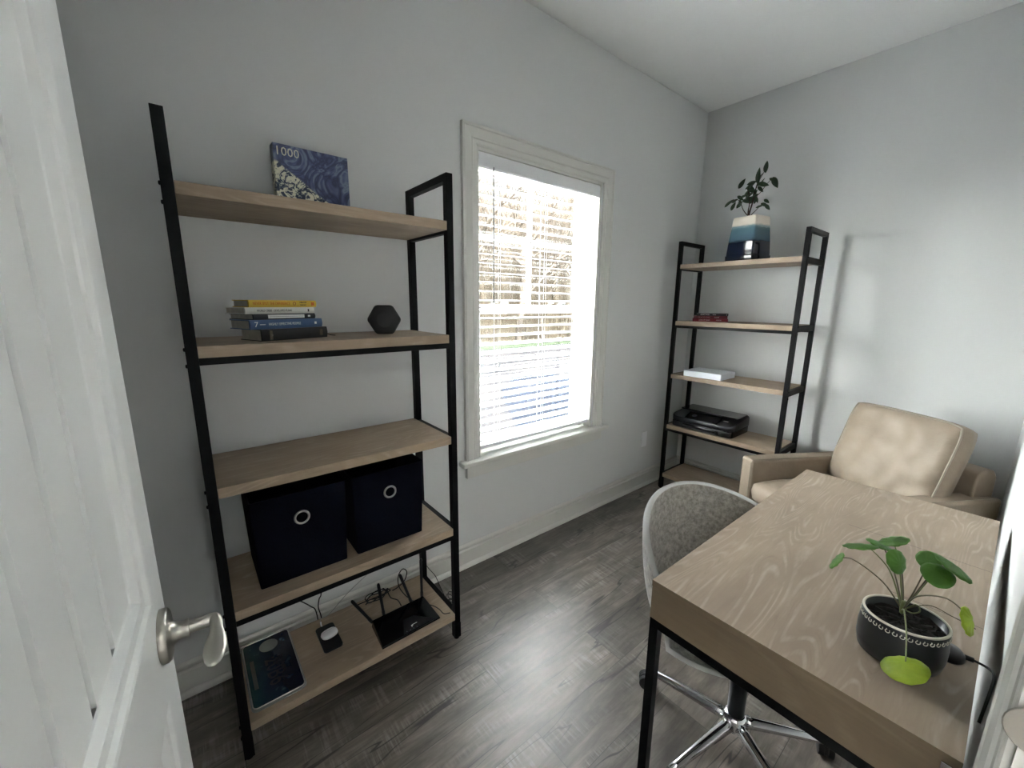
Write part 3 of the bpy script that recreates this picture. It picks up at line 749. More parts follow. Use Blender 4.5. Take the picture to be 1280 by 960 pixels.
# 8. cables behind the near shelf's bottom board
def cable(name, label, pts, r=.0022, mat=None, cat='cable', k=6):
    bm = BM(); tube(bm, smoothpath(pts, k), r, 7); return tag(obj(name, bm, mat or M['rubber'], smooth=True), label, cat)
zc = ZS[4]+.004
cable('power_cable', 'black cable curving down behind the bottom board from the left, above the licence plate', [(.20, -.058, .47), (.205, -.055, .27), (.235, -.055, .235), (.277, -.058, .186), (.296, -.062, .15), (.302, -.070, .02)])
cable('power_cable', 'black cable hanging straight down behind the charging pad', [(.325, -.055, .47), (.323, -.055, .24), (.312, -.056, .20), (.306, -.058, .165), (.312, -.065, .12), (.314, -.068, .02)])
coil = []
for k in range(40):
    a_ = k*2*PI/13; w_ = .055+.012*math.sin(k*.9)
    coil.append((.528+w_*math.cos(a_), -.112+.026*math.sin(a_+.3)+.006*math.sin(k*1.7), zc+.0016*(k % 13)*.3+.004*math.sin(k*.5)**2+k*.0004))
coil = [(.440, -.100, zc)]+coil+[(.575, -.150, zc+.004), (.590, -.190, zc+.01), (.586, -.2355, ZS[4]+.018)]
cable('power_cable', 'tangled coil of black cable lying behind the router', coil, .0021, k=3)
cable('power_cable', 'black cable standing in a tall loop above the router', [(.600, -.110, zc+.002), (.618, -.125, .150), (.645, -.140, .180), (.655, -.148, .225), (.634, -.152, .250), (.612, -.155, .225), (.610, -.165, .180), (.625, -.200, .150), (.640, -.2525, ZS[4]+.02)], .0021)
cable('power_cable', 'black cable curving from the right end of the router past the shelf post', [(.6845, -.30, ZS[4]+.014), (.700, -.315, zc+.004), (.710, -.340, zc), (.713, -.372, zc), (.735, -.386, zc+.002)], .0018)
pts_ = [(.768, -.045, .25), (.788, -.040, .167), (.815, -.038, .11), (.837, -.036, .075), (.850, -.045, .05), (.85, -.10, .012), (.84, -.17, .006)]
for k in range(46):
    a_ = k*2*PI/11+.4*math.sin(k); rr_ = .024+.008*math.sin(k*1.3)
    pts_.append((.838+rr_*.8*math.cos(a_), -.215+rr_*1.1*math.sin(a_), .006+.0014*k+.004*math.sin(k*2.1)))
cable('power_cable', 'thin black wire dropping to a tangled bundle on the floor right of the near shelf', pts_, .0016, k=3)

# ------------------------------------------------------------------ things on the far shelf
zt = ZS[0]
F = thing('potted_ficus', 'small dark leafed plant in a square blue banded ceramic pot on the far shelf', 'potted plant', (2.885, -.512, zt), math.radians(-10))
bm = BM()
def sq(w_, z_): return [bm.verts.new((x, y, z_)) for x, y in rrect(w_, w_, w_*.07, 3)]
def loft(rs, cap0=True, cap1=True):
    for A, Bv in zip(rs, rs[1:]):
        for j in range(len(A)): bm.faces.new((A[j], A[(j+1) % len(A)], Bv[(j+1) % len(A)], Bv[j]))
    if cap0: bm.faces.new(rs[0][::-1])
    if cap1: bm.faces.new(rs[-1])
loft([sq(.175, .0), sq(.190, .006), sq(.192, .036), sq(.178, .036), sq(.175, .012)])
gz = NT('navy_glaze', .12); gz.color(srgb(8, 13, 24)); obj('saucer', bm, gz.m, F, smooth=True, bevel=.002)
bm = BM(); loft([sq(.165, .014), sq(.184, .040), sq(.174, .13), sq(.150, .268), sq(.139, .270), sq(.139, .238)], True, False)
t = NT('banded_glaze', .14); c0 = t.n('TexCoord'); sp = t.n('SeparateXYZ'); t.l(c0.outputs['Object'], sp.inputs[0])
zz = t.math('ADD', sp.outputs[2], t.math('MULTIPLY', t.noise(t.coord((8, 8, 30)), 1.5, 3), .028))
t.color(t.ramp(zz, [(.0, srgb(8, 13, 26)), (.128, srgb(14, 23, 42)), (.142, srgb(62, 88, 102)), (.20, srgb(78, 106, 118)), (.222, srgb(104, 132, 140)), (.232, srgb(214, 204, 190)), (.3, srgb(222, 212, 198))]))
t.l(t.ramp(zz, [(.2, G(.10)), (.24, G(.6))]), t.b.inputs['Roughness'])
obj('pot', bm, t.m, F, smooth=True, bevel=.002)
bm = BM(); box(bm, -.070, .070, -.070, .070, .225, .245); obj('soil', bm, M['soil'], F)
Fi = Matrix.Rotation(math.radians(10), 4, 'Z') @ Matrix.Translation((-2.885, .512, -zt))
bm = BM(); X_ = 2.87; base = (X_, -.499, 1.90)
stems = [([base, (X_, -.500, 1.97), (X_, -.510, 2.02), (X_-.005, -.520, 2.085), (X_, -.533, 2.16), (X_, -.550, 2.19)], .004),
         ([base, (X_, -.492, 1.98), (X_+.02, -.486, 2.03), (X_, -.485, 2.08), (X_, -.470, 2.12)], .003),
         ([(X_, -.497, 1.95), (X_-.02, -.47, 1.99), (X_-.02, -.440, 2.05), (X_-.02, -.40, 2.06), (X_-.01, -.385, 2.045)], .0018),
         ([(X_, -.503, 1.95), (X_+.01, -.54, 1.99), (X_, -.57, 2.02)], .0018),
         ([(X_, -.515, 2.05), (X_+.03, -.54, 2.09), (X_+.02, -.575, 2.13), (X_+.02, -.60, 2.15), (X_+.02, -.62, 2.13)], .0015),
         ([(X_, -.533, 2.15), (X_, -.56, 2.20), (X_, -.572, 2.22)], .0013)]
for sp_, r in stems:
    q = smoothpath(sp_, 4); tube(bm, q, [r*(1.6-1.1*i/len(q)) for i in range(len(q))], 6)
lathe(bm, [(0, -.01), (.014, 0), (.012, .025), (.007, .045), (0, .05)], 8, Matrix.Translation((X_, -.499, 1.905)))
obj('trunk', bm, M['bark'], F, xf=Fi, smooth=True)
LV = [(-.571, 2.221, .075, 95), (-.533, 2.177, .095, 88), (-.573, 2.119, .065, -20), (-.623, 2.127, .080, -62), (-.444, 2.149, .065, 52), (-.463, 2.108, .055, 42), (-.374, 2.049, .068, 42), (-.409, 2.021, .055, 62),
      (-.428, 2.055, .055, 70), (-.483, 2.060, .070, 20), (-.503, 2.144, .060, 10), (-.489, 2.078, .065, 35), (-.563, 1.996, .042, 10), (-.591, 1.995, .05, -50), (-.579, 2.033, .045, -40), (-.544, 2.039, .042, -70),
      (-.521, 2.083, .045, 60), (-.441, 2.068, .05, -40), (-.499, 2.116, .055, -30), (-.470, 2.045, .05, -30), (-.515, 2.05, .05, 80), (-.478, 2.13, .05, 25), (-.535, 2.11, .05, -50), (-.455, 2.03, .045, 75)]
LV += [(-.495, 2.070, .05, 60), (-.512, 2.098, .055, -10), (-.476, 2.088, .05, 75), (-.505, 2.128, .05, 50), (-.530, 2.065, .045, 15), (-.460, 2.075, .05, 15), (-.487, 2.110, .055, -45),
       (-.395, 2.062, .045, 20), (-.418, 2.036, .05, 50), (-.550, 2.128, .05, 15), (-.600, 2.150, .045, -35), (-.572, 2.012, .05, -30), (-.540, 2.150, .05, 60), (-.498, 2.045, .045, 40)]
for k, (y, z_, ln, an) in enumerate(LV):
    bm = BM(); a_ = math.radians(an); rng = random.Random(k)
    # leaf axis in the y-z plane seen from the room: picture right is -y
    ax = Vector((rng.uniform(-.25, .25), -math.cos(a_), math.sin(a_))).normalized(); nn = Vector((-1, rng.uniform(-.6, .6), rng.uniform(.0, .8))); sd = ax.cross(nn).normalized(); nn = sd.cross(ax).normalized()
    c = Vector((X_+rng.uniform(-.035, .035), y, z_)); n_ = 7; wd = ln*.21; L_, R1, Cn = [], [], []
    for i in range(n_+1):
        t_ = i/n_; u = (t_-.5)*ln; ww = wd*math.sin(PI*min(1, t_**.8))**.8 if 0 < t_ < 1 else .0004
        bend = nn*(-.25*ln*(t_-.4)**2)
        p = c+ax*u+bend; Cn.append(bm.verts.new(p-nn*ww*.25)); L_.append(bm.verts.new(p+sd*ww)); R1.append(bm.verts.new(p-sd*ww))
    for i in range(n_):
        bm.faces.new((L_[i], L_[i+1], Cn[i+1], Cn[i])); bm.faces.new((Cn[i], Cn[i+1], R1[i+1], R1[i]))
    o = obj('leaf', bm, M['ficus'], F, xf=Fi, smooth=True); s = o.modifiers.new('s', 'SOLIDIFY'); s.thickness = .0008
# three books on the second board
gB = 'books piled on the far shelf'; z = ZS[1]; rzB = math.radians(-61)
bx = 2.800
red = srgb(120, 26, 38)
k1 = book('glossy red book at the bottom of the far pile', (bx, -.232, z), rzB, .222, .125, .021, cover('book_red', red, .3), [('CODE OF GOLD', .012, .075, .0115, wht, .8), ('MANUAL', .009, .165, .0115, wht, .9)], gB)
z += .0212
k2 = book('dark red book with pale lettering in the middle of the far pile', (bx+.006, -.235, z), rzB, .212, .125, .019, cover('book_darkred', srgb(92, 26, 34), .4), [('COLLECTED STORIES', .010, .066, .009, plain('print_pink', srgb(196, 150, 150)), .8), ('VOLUME', .010, .145, .009, wht, .8)], gB)
z += .0192
k3 = book('thin black book on top of the far pile', (bx+.014, -.252, z), rzB-.03, .196, .115, .0165, cover('book_black2', srgb(18, 18, 20), .4), [('GREAT IDEAS', .0115, .052, .008, wht, .85), ('ROSE', .0095, .11, .008, wht, .9), ('B', .010, .186, .008, wht, 1)], gB)
# white box
WB = thing('white_box', 'flat glossy white box lying on the middle board of the far shelf', 'box', (2.772, -.218, ZS[2]), math.radians(-90))
bm = BM(); box(bm, 0, .262, .0, .215, 0, .040); obj('box_body', bm, M['glosswhite'], WB, bevel=.0015)
bm = BM(); box(bm, -.0008, .2628, -.0008, .2158, .0265, .0413); obj('box_lid', bm, M['glosswhite'], WB, bevel=.0015)
# printer
PR = thing('printer', 'black inkjet printer on the fourth board of the far shelf', 'printer', (2.760, -.158, ZS[3]), math.radians(-90))
bm = BM(); prof = rrect(.434, .285, .030, 5, .217, .148); prism(bm, prof, .004, .050); obj('lower_body', bm, M['gloss'], PR, bevel=.006, seg=3)
bm = BM()
A = rrect(.440, .296, .040, 5, .217, .150)
def ringz(s, f_): return [bm.verts.new((.217+(x-.217)*s, .150+(y-.150)*s, f_(y))) for x, y in A]
loft([ringz(.985, lambda y: .050), ringz(1.0, lambda y: .056), ringz(1.0, lambda y: .074+.034*max(0, min(1, (y-.0)/.10))), ringz(.975, lambda y: .080+.040*max(0, min(1, (y-.0)/.10)))])
obj('upper_body', bm, M['blackplastic'], PR, smooth=False, bevel=.003)
bm = BM(); prism(bm, rrect(.405, .175, .012, 3, .217, .195), .118, .126); obj('scanner_lid', bm, M['gloss'], PR, bevel=.003)
bm = BM(); hexa(bm, [(.10, .008, .066), (.33, .008, .066), (.33, .085, .094), (.10, .085, .094)], [(.10, .006, .084), (.33, .006, .084), (.33, .085, .116), (.10, .085, .116)]); obj('control_panel', bm, M['gloss'], PR, bevel=.002)
bm = BM(); prism(bm, rrect(.250, .05, .008, 3, .217, .018), .010, .034); box(bm, .09, .345, -.010, .02, .012, .018); obj('output_tray', bm, M['gloss'], PR, bevel=.002)
bm = BM(); lathe(bm, [(0, 0), (.017, 0), (.017, .0012), (0, .0012)], 24, Matrix.Translation((.155, .045, .1008)) @ Matrix.Rotation(math.radians(20), 4, 'X')); obj('round_emblem', bm, plain('emblem_grey', srgb(60, 62, 64), .3), PR)
bm = BM(); box(bm, .355, .385, .050, .058, .104, .1075); obj('badge', bm, M['nickel'], PR)

# ------------------------------------------------------------------ desk
DK = thing('writing_desk', 'wooden topped writing desk on black metal legs in the foreground', 'desk', (.8024, -1.2359, 0), math.radians(-.26))
dw, dd, dh = 1.080, .5017, .760
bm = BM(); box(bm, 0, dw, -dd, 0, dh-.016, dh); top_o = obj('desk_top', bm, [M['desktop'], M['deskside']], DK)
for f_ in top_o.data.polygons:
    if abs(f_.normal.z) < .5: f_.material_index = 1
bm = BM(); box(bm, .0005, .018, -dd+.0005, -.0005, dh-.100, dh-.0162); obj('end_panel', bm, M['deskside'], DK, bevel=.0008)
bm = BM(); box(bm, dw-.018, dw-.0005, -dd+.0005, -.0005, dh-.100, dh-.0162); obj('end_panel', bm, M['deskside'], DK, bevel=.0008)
for y0, y1 in ((-dd+.001, -dd+.017), ):
    bm = BM(); box(bm, .0182, dw-.0182, y0, y1, dh-.100, dh-.0162); obj('rear_panel', bm, M['deskside'], DK, bevel=.0008)
for x0, x1 in ((.020, .535), (.545, 1.060)):
    bm = BM(); box(bm, x0, x1, -.019, -.001, dh-.098, dh-.018); box(bm, x0+.01, x1-.01, -dd+.03, -.019, dh-.096, dh-.090)
    dr_ = obj('drawer', bm, M['deskside'], DK, bevel=.0008)
bm = BM(); box(bm, .019, dw-.019, -dd+.018, -.020, dh-.1005, dh-.0965); obj('underside', bm, M['black'], DK)
FB = .022
bm = BM()
for x in (0.001, dw-FB-.001):
    box(bm, x, x+FB, -FB-.001, -.001, .0, dh-.1006); box(bm, x, x+FB, -dd+.001, -dd+FB+.001, .0, dh-.1006)
    box(bm, x, x+FB, -dd+FB, -FB, dh-.1006-FB, dh-.1006)
for x in (0,): 
    box(bm, FB, dw-FB, -dd+.001, -dd+FB+.001, dh-.1006-FB, dh-.1006); box(bm, FB, dw-FB, -FB-.001, -.001, dh-.1006-.014, dh-.1006)
box(bm, dw-FB-.001, dw-.001, -dd+FB, -FB, .09, .09+FB)
obj('leg_frame', bm, M['black'], DK, bevel=.001)
bm = BM(); box(bm, -.004, .0, -.4935, -.4815, dh-.09, dh-.014); box(bm, -.004, .010, -.4935, -.4815, dh-.094, dh-.09)
obj('corner_clip', bm, M['chrome'], DK, bevel=.0008, label='small chrome clip near the rear corner')

# ------------------------------------------------------------------ pilea in oval pot on the desk
pc = Vector((.967, -1.641, .7602)); prot = math.atan2(.85, -.53)
PT = thing('potted_pilea', 'round leafed green plant in a black oval pot with cream rim on the desk', 'potted plant', tuple(pc), 0)
bm = BM(); Rz = Matrix.Rotation(prot, 4, 'Z')
lathe(bm, [(0, .006), (.050, .006), (.0585, .011), (.0625, .030), (.0630, .055), (.0605, .078), (.0600, .0885), (.0560, .0885), (.0555, .070), (0, .070)], 48, Rz, 1.0, .88)
obj('pot_body', bm, M['blackceramic'], PT, smooth=True)
bm = BM(); tube(bm, [Rz @ Vector((.0588*math.cos(2*PI*k/64), .0588*.88*math.sin(2*PI*k/64), .0885)) for k in range(64)], .0022, 8, closed=True); obj('pot_rim', bm, M['cream'], PT, smooth=True, label='cream glazed rim')
bm = BM()
N_ = 38
for k in range(N_):
    a0 = 2*PI*k/N_; da = 2*PI/N_
    q = []
    for j in range(15):
        t_ = j/14*1.85*PI; rr_ = .0030
        u = rr_*math.cos(t_+PI/2)+(.0016 if j == 14 else 0); v_ = rr_*math.sin(t_+PI/2)
        if j == 0: u -= .0018; v_ += .0014
        aa = a0+u/.058; q.append(Rz @ Vector(((.0610+.0003)*math.cos(aa), .0613*.88*math.sin(aa), .0775+v_)))
    tube(bm, q, .0007, 4)
obj('swirl_band', bm, M['cream'], PT, label='row of small cream loops')
bm = BM()
for a_ in (45, 135, 225, 315):
    x, y = .040*math.cos(math.radians(a_)), .035*math.sin(math.radians(a_)); lathe(bm, [(0, 0), (.006, 0), (.008, .010), (0, .012)], 12, Rz @ Matrix.Translation((x, y, 0)))
obj('pot_feet', bm, M['blackceramic'], PT, smooth=True)
bm = BM(); bmesh.ops.create_circle(bm, cap_ends=False, radius=.001, segments=4); bm.clear()
rng = random.Random(3); rings = []
for i, r in enumerate((0, .012, .024, .036, .048, .0560)):
    rings.append([bm.verts.new(Rz @ Vector((r*math.cos(2*PI*j/24), r*.88*math.sin(2*PI*j/24), .074+rng.uniform(-.002, .004)))) for j in range(24)] if r else [bm.verts.new(Rz @ Vector((0, 0, .079)))])
for A, Bv in zip(rings, rings[1:]):
    for j in range(24):
        if len(A) == 1: bm.faces.new((A[0], Bv[j], Bv[(j+1) % 24]))
        else: bm.faces.new((A[j], A[(j+1) % 24], Bv[(j+1) % 24], Bv[j]))
for _ in range(46):
    a_ = rng.uniform(0, 2*PI); r = .05*math.sqrt(rng.random()); s_ = rng.uniform(.002, .006)
    m_ = Rz @ Matrix.Translation((r*math.cos(a_), r*.88*math.sin(a_), .078)) @ Matrix.Rotation(rng.uniform(0, 6), 4, (rng.random(), rng.random(), rng.random()+.1))
    bmesh.ops.create_cube(bm, size=1, matrix=m_ @ Matrix.Diagonal((s_, s_*.7, s_*.4, 1)))
obj('soil', bm, M['soil'], PT)
PTi = Matrix.Translation(-pc)
crown = Vector((.990, -1.634, .838))
bm = BM(); tube(bm, smoothpath([crown, crown+Vector((-.003, .001, .012)), crown+Vector((-.006, 0, .028))], 4), .003, 8); tube(bm, smoothpath([crown+Vector((-.002, 0, .005)), (.978, -1.650, .872), (.972, -1.657, .866), (.978, -1.648, .853), crown+Vector((-.004, -.002, .012))], 5), .0011, 6)
obj('main_stem', bm, M['stem'], PT, xf=PTi, smooth=True)
PL = [ # centre, normal, radius, roundness, stalk way points, colour
 ((1.0202, -1.5211, .8759), (-.20, .86, .47), .0215, [(.998, -1.600, .880), (1.015, -1.550, .893)], 'g'),
 ((1.0179, -1.5552, .9296), (.162, .336, .928), .0290, [(.992, -1.610, .905), (1.006, -1.585, .925)], 'g'),
 ((1.0540, -1.5798, .9296), (.176, -.163, .971), .0215, [(1.000, -1.622, .88), (1.022, -1.605, .91)], 'g'),
 ((1.0346, -1.5995, .9558), (-.07, .442, .894), .0235, [(.990, -1.628, .88), (1.005, -1.615, .93)], 'g'),
 ((.9659, -1.6177, .9464), (-.414, -.791, .45), .0215, [(.985, -1.632, .875), (.978, -1.626, .915)], 'g'),
 ((.9859, -1.6526, .9617), (-.669, .161, .725), .0175, [(.988, -1.642, .88), (.992, -1.650, .93)], 'g'),
 ((.9329, -1.6691, .9649), (-.552, -.159, .819), .0215, [(.980, -1.642, .875), (.962, -1.655, .93)], 'g'),
 ((.9326, -1.6857, .9877), (.148, -.469, .87), .0265, [(.985, -1.645, .88), (.965, -1.665, .95)], 'g'),
 ((.8390, -1.7118, .9555), (-.152, -.907, .393), .0200, [(.955, -1.650, .90), (.895, -1.685, .948)], 'y'),
 ((.8290, -1.6590, .8425), (-.141, .359, .923), .0300, [(.939, -1.640, .872), (.875, -1.652, .868)], 'y'),
]
for c, nn, r, way, colr in PL:
    c = Vector(c); nn = Vector(nn).normalized()
    bm = BM(); u = nn.orthogonal().normalized(); v_ = nn.cross(u); n_ = 28
    st = (Vector(way[-1])-c); st -= nn*st.dot(nn); st = st.normalized() if st.length > 1e-5 else u
    att = c+st*r*.35
    rings = [[bm.verts.new(att+nn*.0004)]]
    for f_ in (.25, .5, .75, 1):
        rg = []
        for j in range(n_):
            a_ = 2*PI*j/n_; e = (u*math.cos(a_)+v_*math.sin(a_)); s_ = 1+.03*math.sin(3*a_)
            P_ = c+e*r*s_; pp = att.lerp(P_, f_)-nn*(r*.16*f_*f_)+nn*(.0008*math.sin(9*a_)*f_)
            rg.append(bm.verts.new(pp))
        rings.append(rg)
    for A, Bv in zip(rings, rings[1:]):
        for j in range(n_):
            if len(A) == 1: bm.faces.new((A[0], Bv[j], Bv[(j+1) % n_]))
            else: bm.faces.new((A[j], A[(j+1) % n_], Bv[(j+1) % n_], Bv[j]))
    o = obj('leaf', bm, M['leafg'] if colr == 'g' else M['leafy'], PT, xf=PTi, smooth=True, label='green round leaf' if colr == 'g' else 'bright yellow-green round leaf')
    s = o.modifiers.new('s', 'SOLIDIFY'); s.thickness = .0006
    bm = BM(); q = smoothpath([crown+Vector((0, 0, .006))]+way+[att-nn*.0010], 6); tube(bm, q, [.0014-.0005*i/len(q) for i in range(len(q))], 6)
    obj('stalk', bm, M['stem'] if r > .0216 else M['stemd'], PT, xf=PTi, smooth=True)
bm = BM(); tube(bm, smoothpath([crown+Vector((0, 0, .006)), (.960, -1.665, .890), (.935, -1.694, .901), (.905, -1.720, .912)], 6), .0007, 5); obj('stalk', bm, M['stemd'], PT, xf=PTi, smooth=True)
# black charging stand with cable, behind the pot
CH = thing('desk_charger', 'round black charger tucked behind the plant pot with a cable over the desk edge', 'charger', (1.048, -1.700, .760))
bm = BM(); lathe(bm, [(0, 0), (.021, 0), (.023, .003), (.022, .012), (.017, .018), (0, .020)], 32); obj('charger_puck', bm, M['blackplastic'], CH, smooth=True)
CHi = Matrix.Translation((-1.048, 1.700, -.760))
bm = BM(); tube(bm, [(1.056, -1.718, .768), (1.058, -1.732, .768)], .0045, 8); tube(bm, smoothpath([(1.058, -1.732, .768), (1.052, -1.752, .768), (1.038, -1.7575, .764), (1.02, -1.756, .735), (.99, -1.752, .70)]), .0022, 7); obj('charger_cable', bm, M['rubber'], CH, xf=CHi, smooth=True)

# ------------------------------------------------------------------ desk chair
DC = thing('office_chair', 'grey fabric shell swivel chair with chrome star base at the desk', 'chair', (1.240, -1.310, 0), 0)
hb = Vector((0, 0, 0))
CB = bpy.data.objects.new('star_base', None)
bm = BM(); lathe(bm, [(0, .072), (.030, .072), (.034, .078), (.036, .110), (.030, .122), (.026, .124), (0, .124)], 24); 
base = obj('star_base', bm, M['chrome'], DC, smooth=True, bevel=.002, label='polished chrome five-arm base')
RA = .285
for k in range(5):
    a_ = math.radians(96+72*k); d = Vector((math.cos(a_), math.sin(a_), 0)); sd = Vector((-d.y, d.x, 0))
    bm = BM(); prev = None
    for i in range(9):
        t_ = i/8; rr_ = .022+(RA-.022)*t_; zc_ = .098-.018*t_-.010*t_*t_; wd = .019-.007*t_; ht = .0165-.0075*t_
        ring = [bm.verts.new(d*rr_+sd*wd*x+Vector((0, 0, zc_+ht*z_))) for x, z_ in ((-1, -.75), (-.9, .1), (-.45, .85), (0, 1), (.45, .85), (.9, .1), (1, -.75), (0, -1))]
        if prev:
            for j in range(8): bm.faces.new((prev[j], prev[(j+1) % 8], ring[(j+1) % 8], ring[j]))
        else: bm.faces.new(ring)
        prev = ring
    bm.faces.new(prev[::-1]); obj('base_arm', bm, M['chrome'], base, smooth=True)
    bm = BM(); p = d*(RA-.008); fa = a_+[.5, 1.9, 2.6, 1.2, .4][k]; cd = Vector((math.cos(fa), math.sin(fa), 0)); cs = Vector((-cd.y, cd.x, 0)); cp = p+cd*.018
    for s_ in (-1, 1):
        ax = Matrix((cd, Vector((0, 0, 1)), cs)).transposed().to_4x4(); ax.translation = cp+cs*s_*.013+Vector((0, 0, .0265))
        lathe(bm, [(0, -.009), (.019, -.009), (.0265, -.007), (.0265, .007), (.019, .009), (0, .009)], 24, ax)
    tube(bm, [cp+Vector((0, 0, .0265))-cs*.02, cp+Vector((0, 0, .0265))+cs*.02], .005, 8)
    ax = Matrix((cd, Vector((0, 0, 1)), cs)).transposed().to_4x4(); ax.translation = cp+Vector((0, 0, .030))
    lathe(bm, [(0, -.005), (.024, -.005), (.026, 0), (.024, .005), (0, .005)], 20, ax)
    tube(bm, [p+Vector((0, 0, .04)), p+Vector((0, 0, .078))], .006, 8)
    obj('caster', bm, M['rubber'], base, smooth=False, bevel=.001)
bm = BM(); lathe(bm, [(0, .05), (.012, .05), (.014, .06), (.014, .072), (.025, .124), (.025, .26), (.023, .262), (.015, .262), (.015, .40), (0, .40)], 24); obj('gas_lift', bm, M['blackplastic'], DC, smooth=True, bevel=.002)
bm = BM(); box(bm, -.075, .075, -.09, .09, .385, .405); box(bm, -.03, .03, -.04, .04, .36, .39); tube(bm, [(.03, .03, .385), (.12, .05, .38), (.20, .05, .378)], .005, 8); obj('tilt_plate', bm, M['black'], DC, bevel=.003)
# shell: angle th measured from the back (+), v from the centre to the rim
BACK = 0.997
def shell(inner, NA=72, NV=16):
    rings = []
    for iv in range(NV+1):
        v_ = iv/NV; ring = []
        for ia in range(NA):
            th = 2*PI*ia/NA; ca = math.cos(th)
            w_ = max(0, (ca+.45)/1.45)
            rimz = .449+.332*(w_**.30)
            if ca < -.45: rimz = .452-.010*((-ca-.45)/.55)
            rx, ry = .256, .215
            # plan radius grows fast then climbs
            tt = min(1, v_/.5); pr = math.sin(tt*PI/2)**.9 if v_ < .5 else 1
            hz = 0 if v_ < .28 else (v_-.28)/.72
            zz = .418+(rimz-.418)*(hz**1.5)
            lean = .045*w_*(hz**1.3); bul = 1.0-.10*w_*(hz**4) if 1 else 1
            rr_ = pr*(1 if v_ >= .5 else 1)
            x = (rx*math.sin(th)*rr_*bul*(1-.10*w_*0)); y = (ry*ca*rr_+lean*ca)
            off = .016 if inner else 0
            tp = .62+.38*hz**.6 if v_ >= .28 else .62
            x *= tp; y *= tp
            # offset toward centre/up for the inner skin
            if inner:
                k_ = 1-off/ .20*min(1, v_*1.6); x *= k_; y *= k_; zz += off*(1-hz) - 0.0*hz
            ring.append(Vector((x, y, zz)))
        rings.append(ring)
    return rings
def shell_obj(name, mat, inner, parent):
    bm = BM(); rs = shell(inner); V = [[bm.verts.new(p) for p in r] for r in rs[1:]]; c = bm.verts.new(rs[0][0]); n = len(V[0])
    for j in range(n): bm.faces.new((c, V[0][j], V[0][(j+1) % n]))
    for A, Bv in zip(V, V[1:]):
        for j in range(n): bm.faces.new((A[j], Bv[j], Bv[(j+1) % n], A[(j+1) % n]))
    return obj(name, bm, mat, parent, smooth=True, xf=Matrix.Rotation(BACK-PI/2, 4, 'Z'))
SC = (-.045, .070)
so_ = shell_obj('seat_shell', M['greyfab'], False, DC); so_.location = (SC[0], SC[1], 0)
si_ = shell_obj('seat_lining', M['greyfab'], True, DC); si_.location = (SC[0], SC[1], 0)
bm = BM(); a_ = shell(False)[-1]; b_ = shell(True)[-1]; n = len(a_)
VA = [bm.verts.new(p) for p in a_]; VM = [bm.verts.new((p+q)/2+Vector((0, 0, .008))) for p, q in zip(a_, b_)]; VB = [bm.verts.new(q) for q in b_]
for j in range(n):
    k = (j+1) % n; bm.faces.new((VA[j], VA[k], VM[k], VM[j])); bm.faces.new((VM[j], VM[k], VB[k], VB[j]))
o = obj('rim_binding', bm, M['piping'], DC, smooth=True, xf=Matrix.Rotation(BACK-PI/2, 4, 'Z')); o.location = (SC[0], SC[1], 0)

# ------------------------------------------------------------------ armchair (local x: left arm -> right arm, y: towards its back)
AC = thing('armchair', 'beige leather armchair with loose back cushion in the corner behind the desk', 'armchair', (2.381, -.812, 0), math.atan2(-.857, -.515))
AW, AD, AH, aw = .632, .790, .572, .090
def softbox(bm, x0, x1, y0, y1, z0, z1): box(bm, x0, x1, y0, y1, z0, z1)
for x0 in (0, AW-aw):
    bm = BM(); softbox(bm, x0, x0+aw, 0, AD-.0, .05, AH); o = obj('arm', bm, M['leather'], AC, bevel=.016, seg=4)
    bm = BM(); e = .004
    for xx in (x0+.012, x0+aw-.012):
        tube(bm, [(xx, -.0005, .08), (xx, -.0005, AH-.016), (xx, .008, AH-.002), (xx, .02, AH+.0005), (xx, AD-.03, AH+.0005)], .0018, 6)
    obj('seam', bm, M['leatherp'], o)
bm = BM(); softbox(bm, aw, AW-aw, .012, AD-.12, .06, .33); obj('seat_frame', bm, M['leather'], AC, bevel=.012, seg=3)
bm = BM(); prof = [(AD-.135, .05), (AD-.004, .05), (AD-.004, .66), (AD-.02, .692), (AD-.06, .70), (AD-.10, .685), (AD-.115, .65)]
A = [bm.verts.new((.035, y, z_)) for y, z_ in prof]; Bv = [bm.verts.new((AW-.035, y, z_)) for y, z_ in prof]; k = len(prof)
for j in range(k): bm.faces.new((A[j], A[(j+1) % k], Bv[(j+1) % k], Bv[j]))
bm.faces.new(A); bm.faces.new(Bv[::-1]); obj('back_frame', bm, M['leather'], AC, bevel=.012, seg=3)
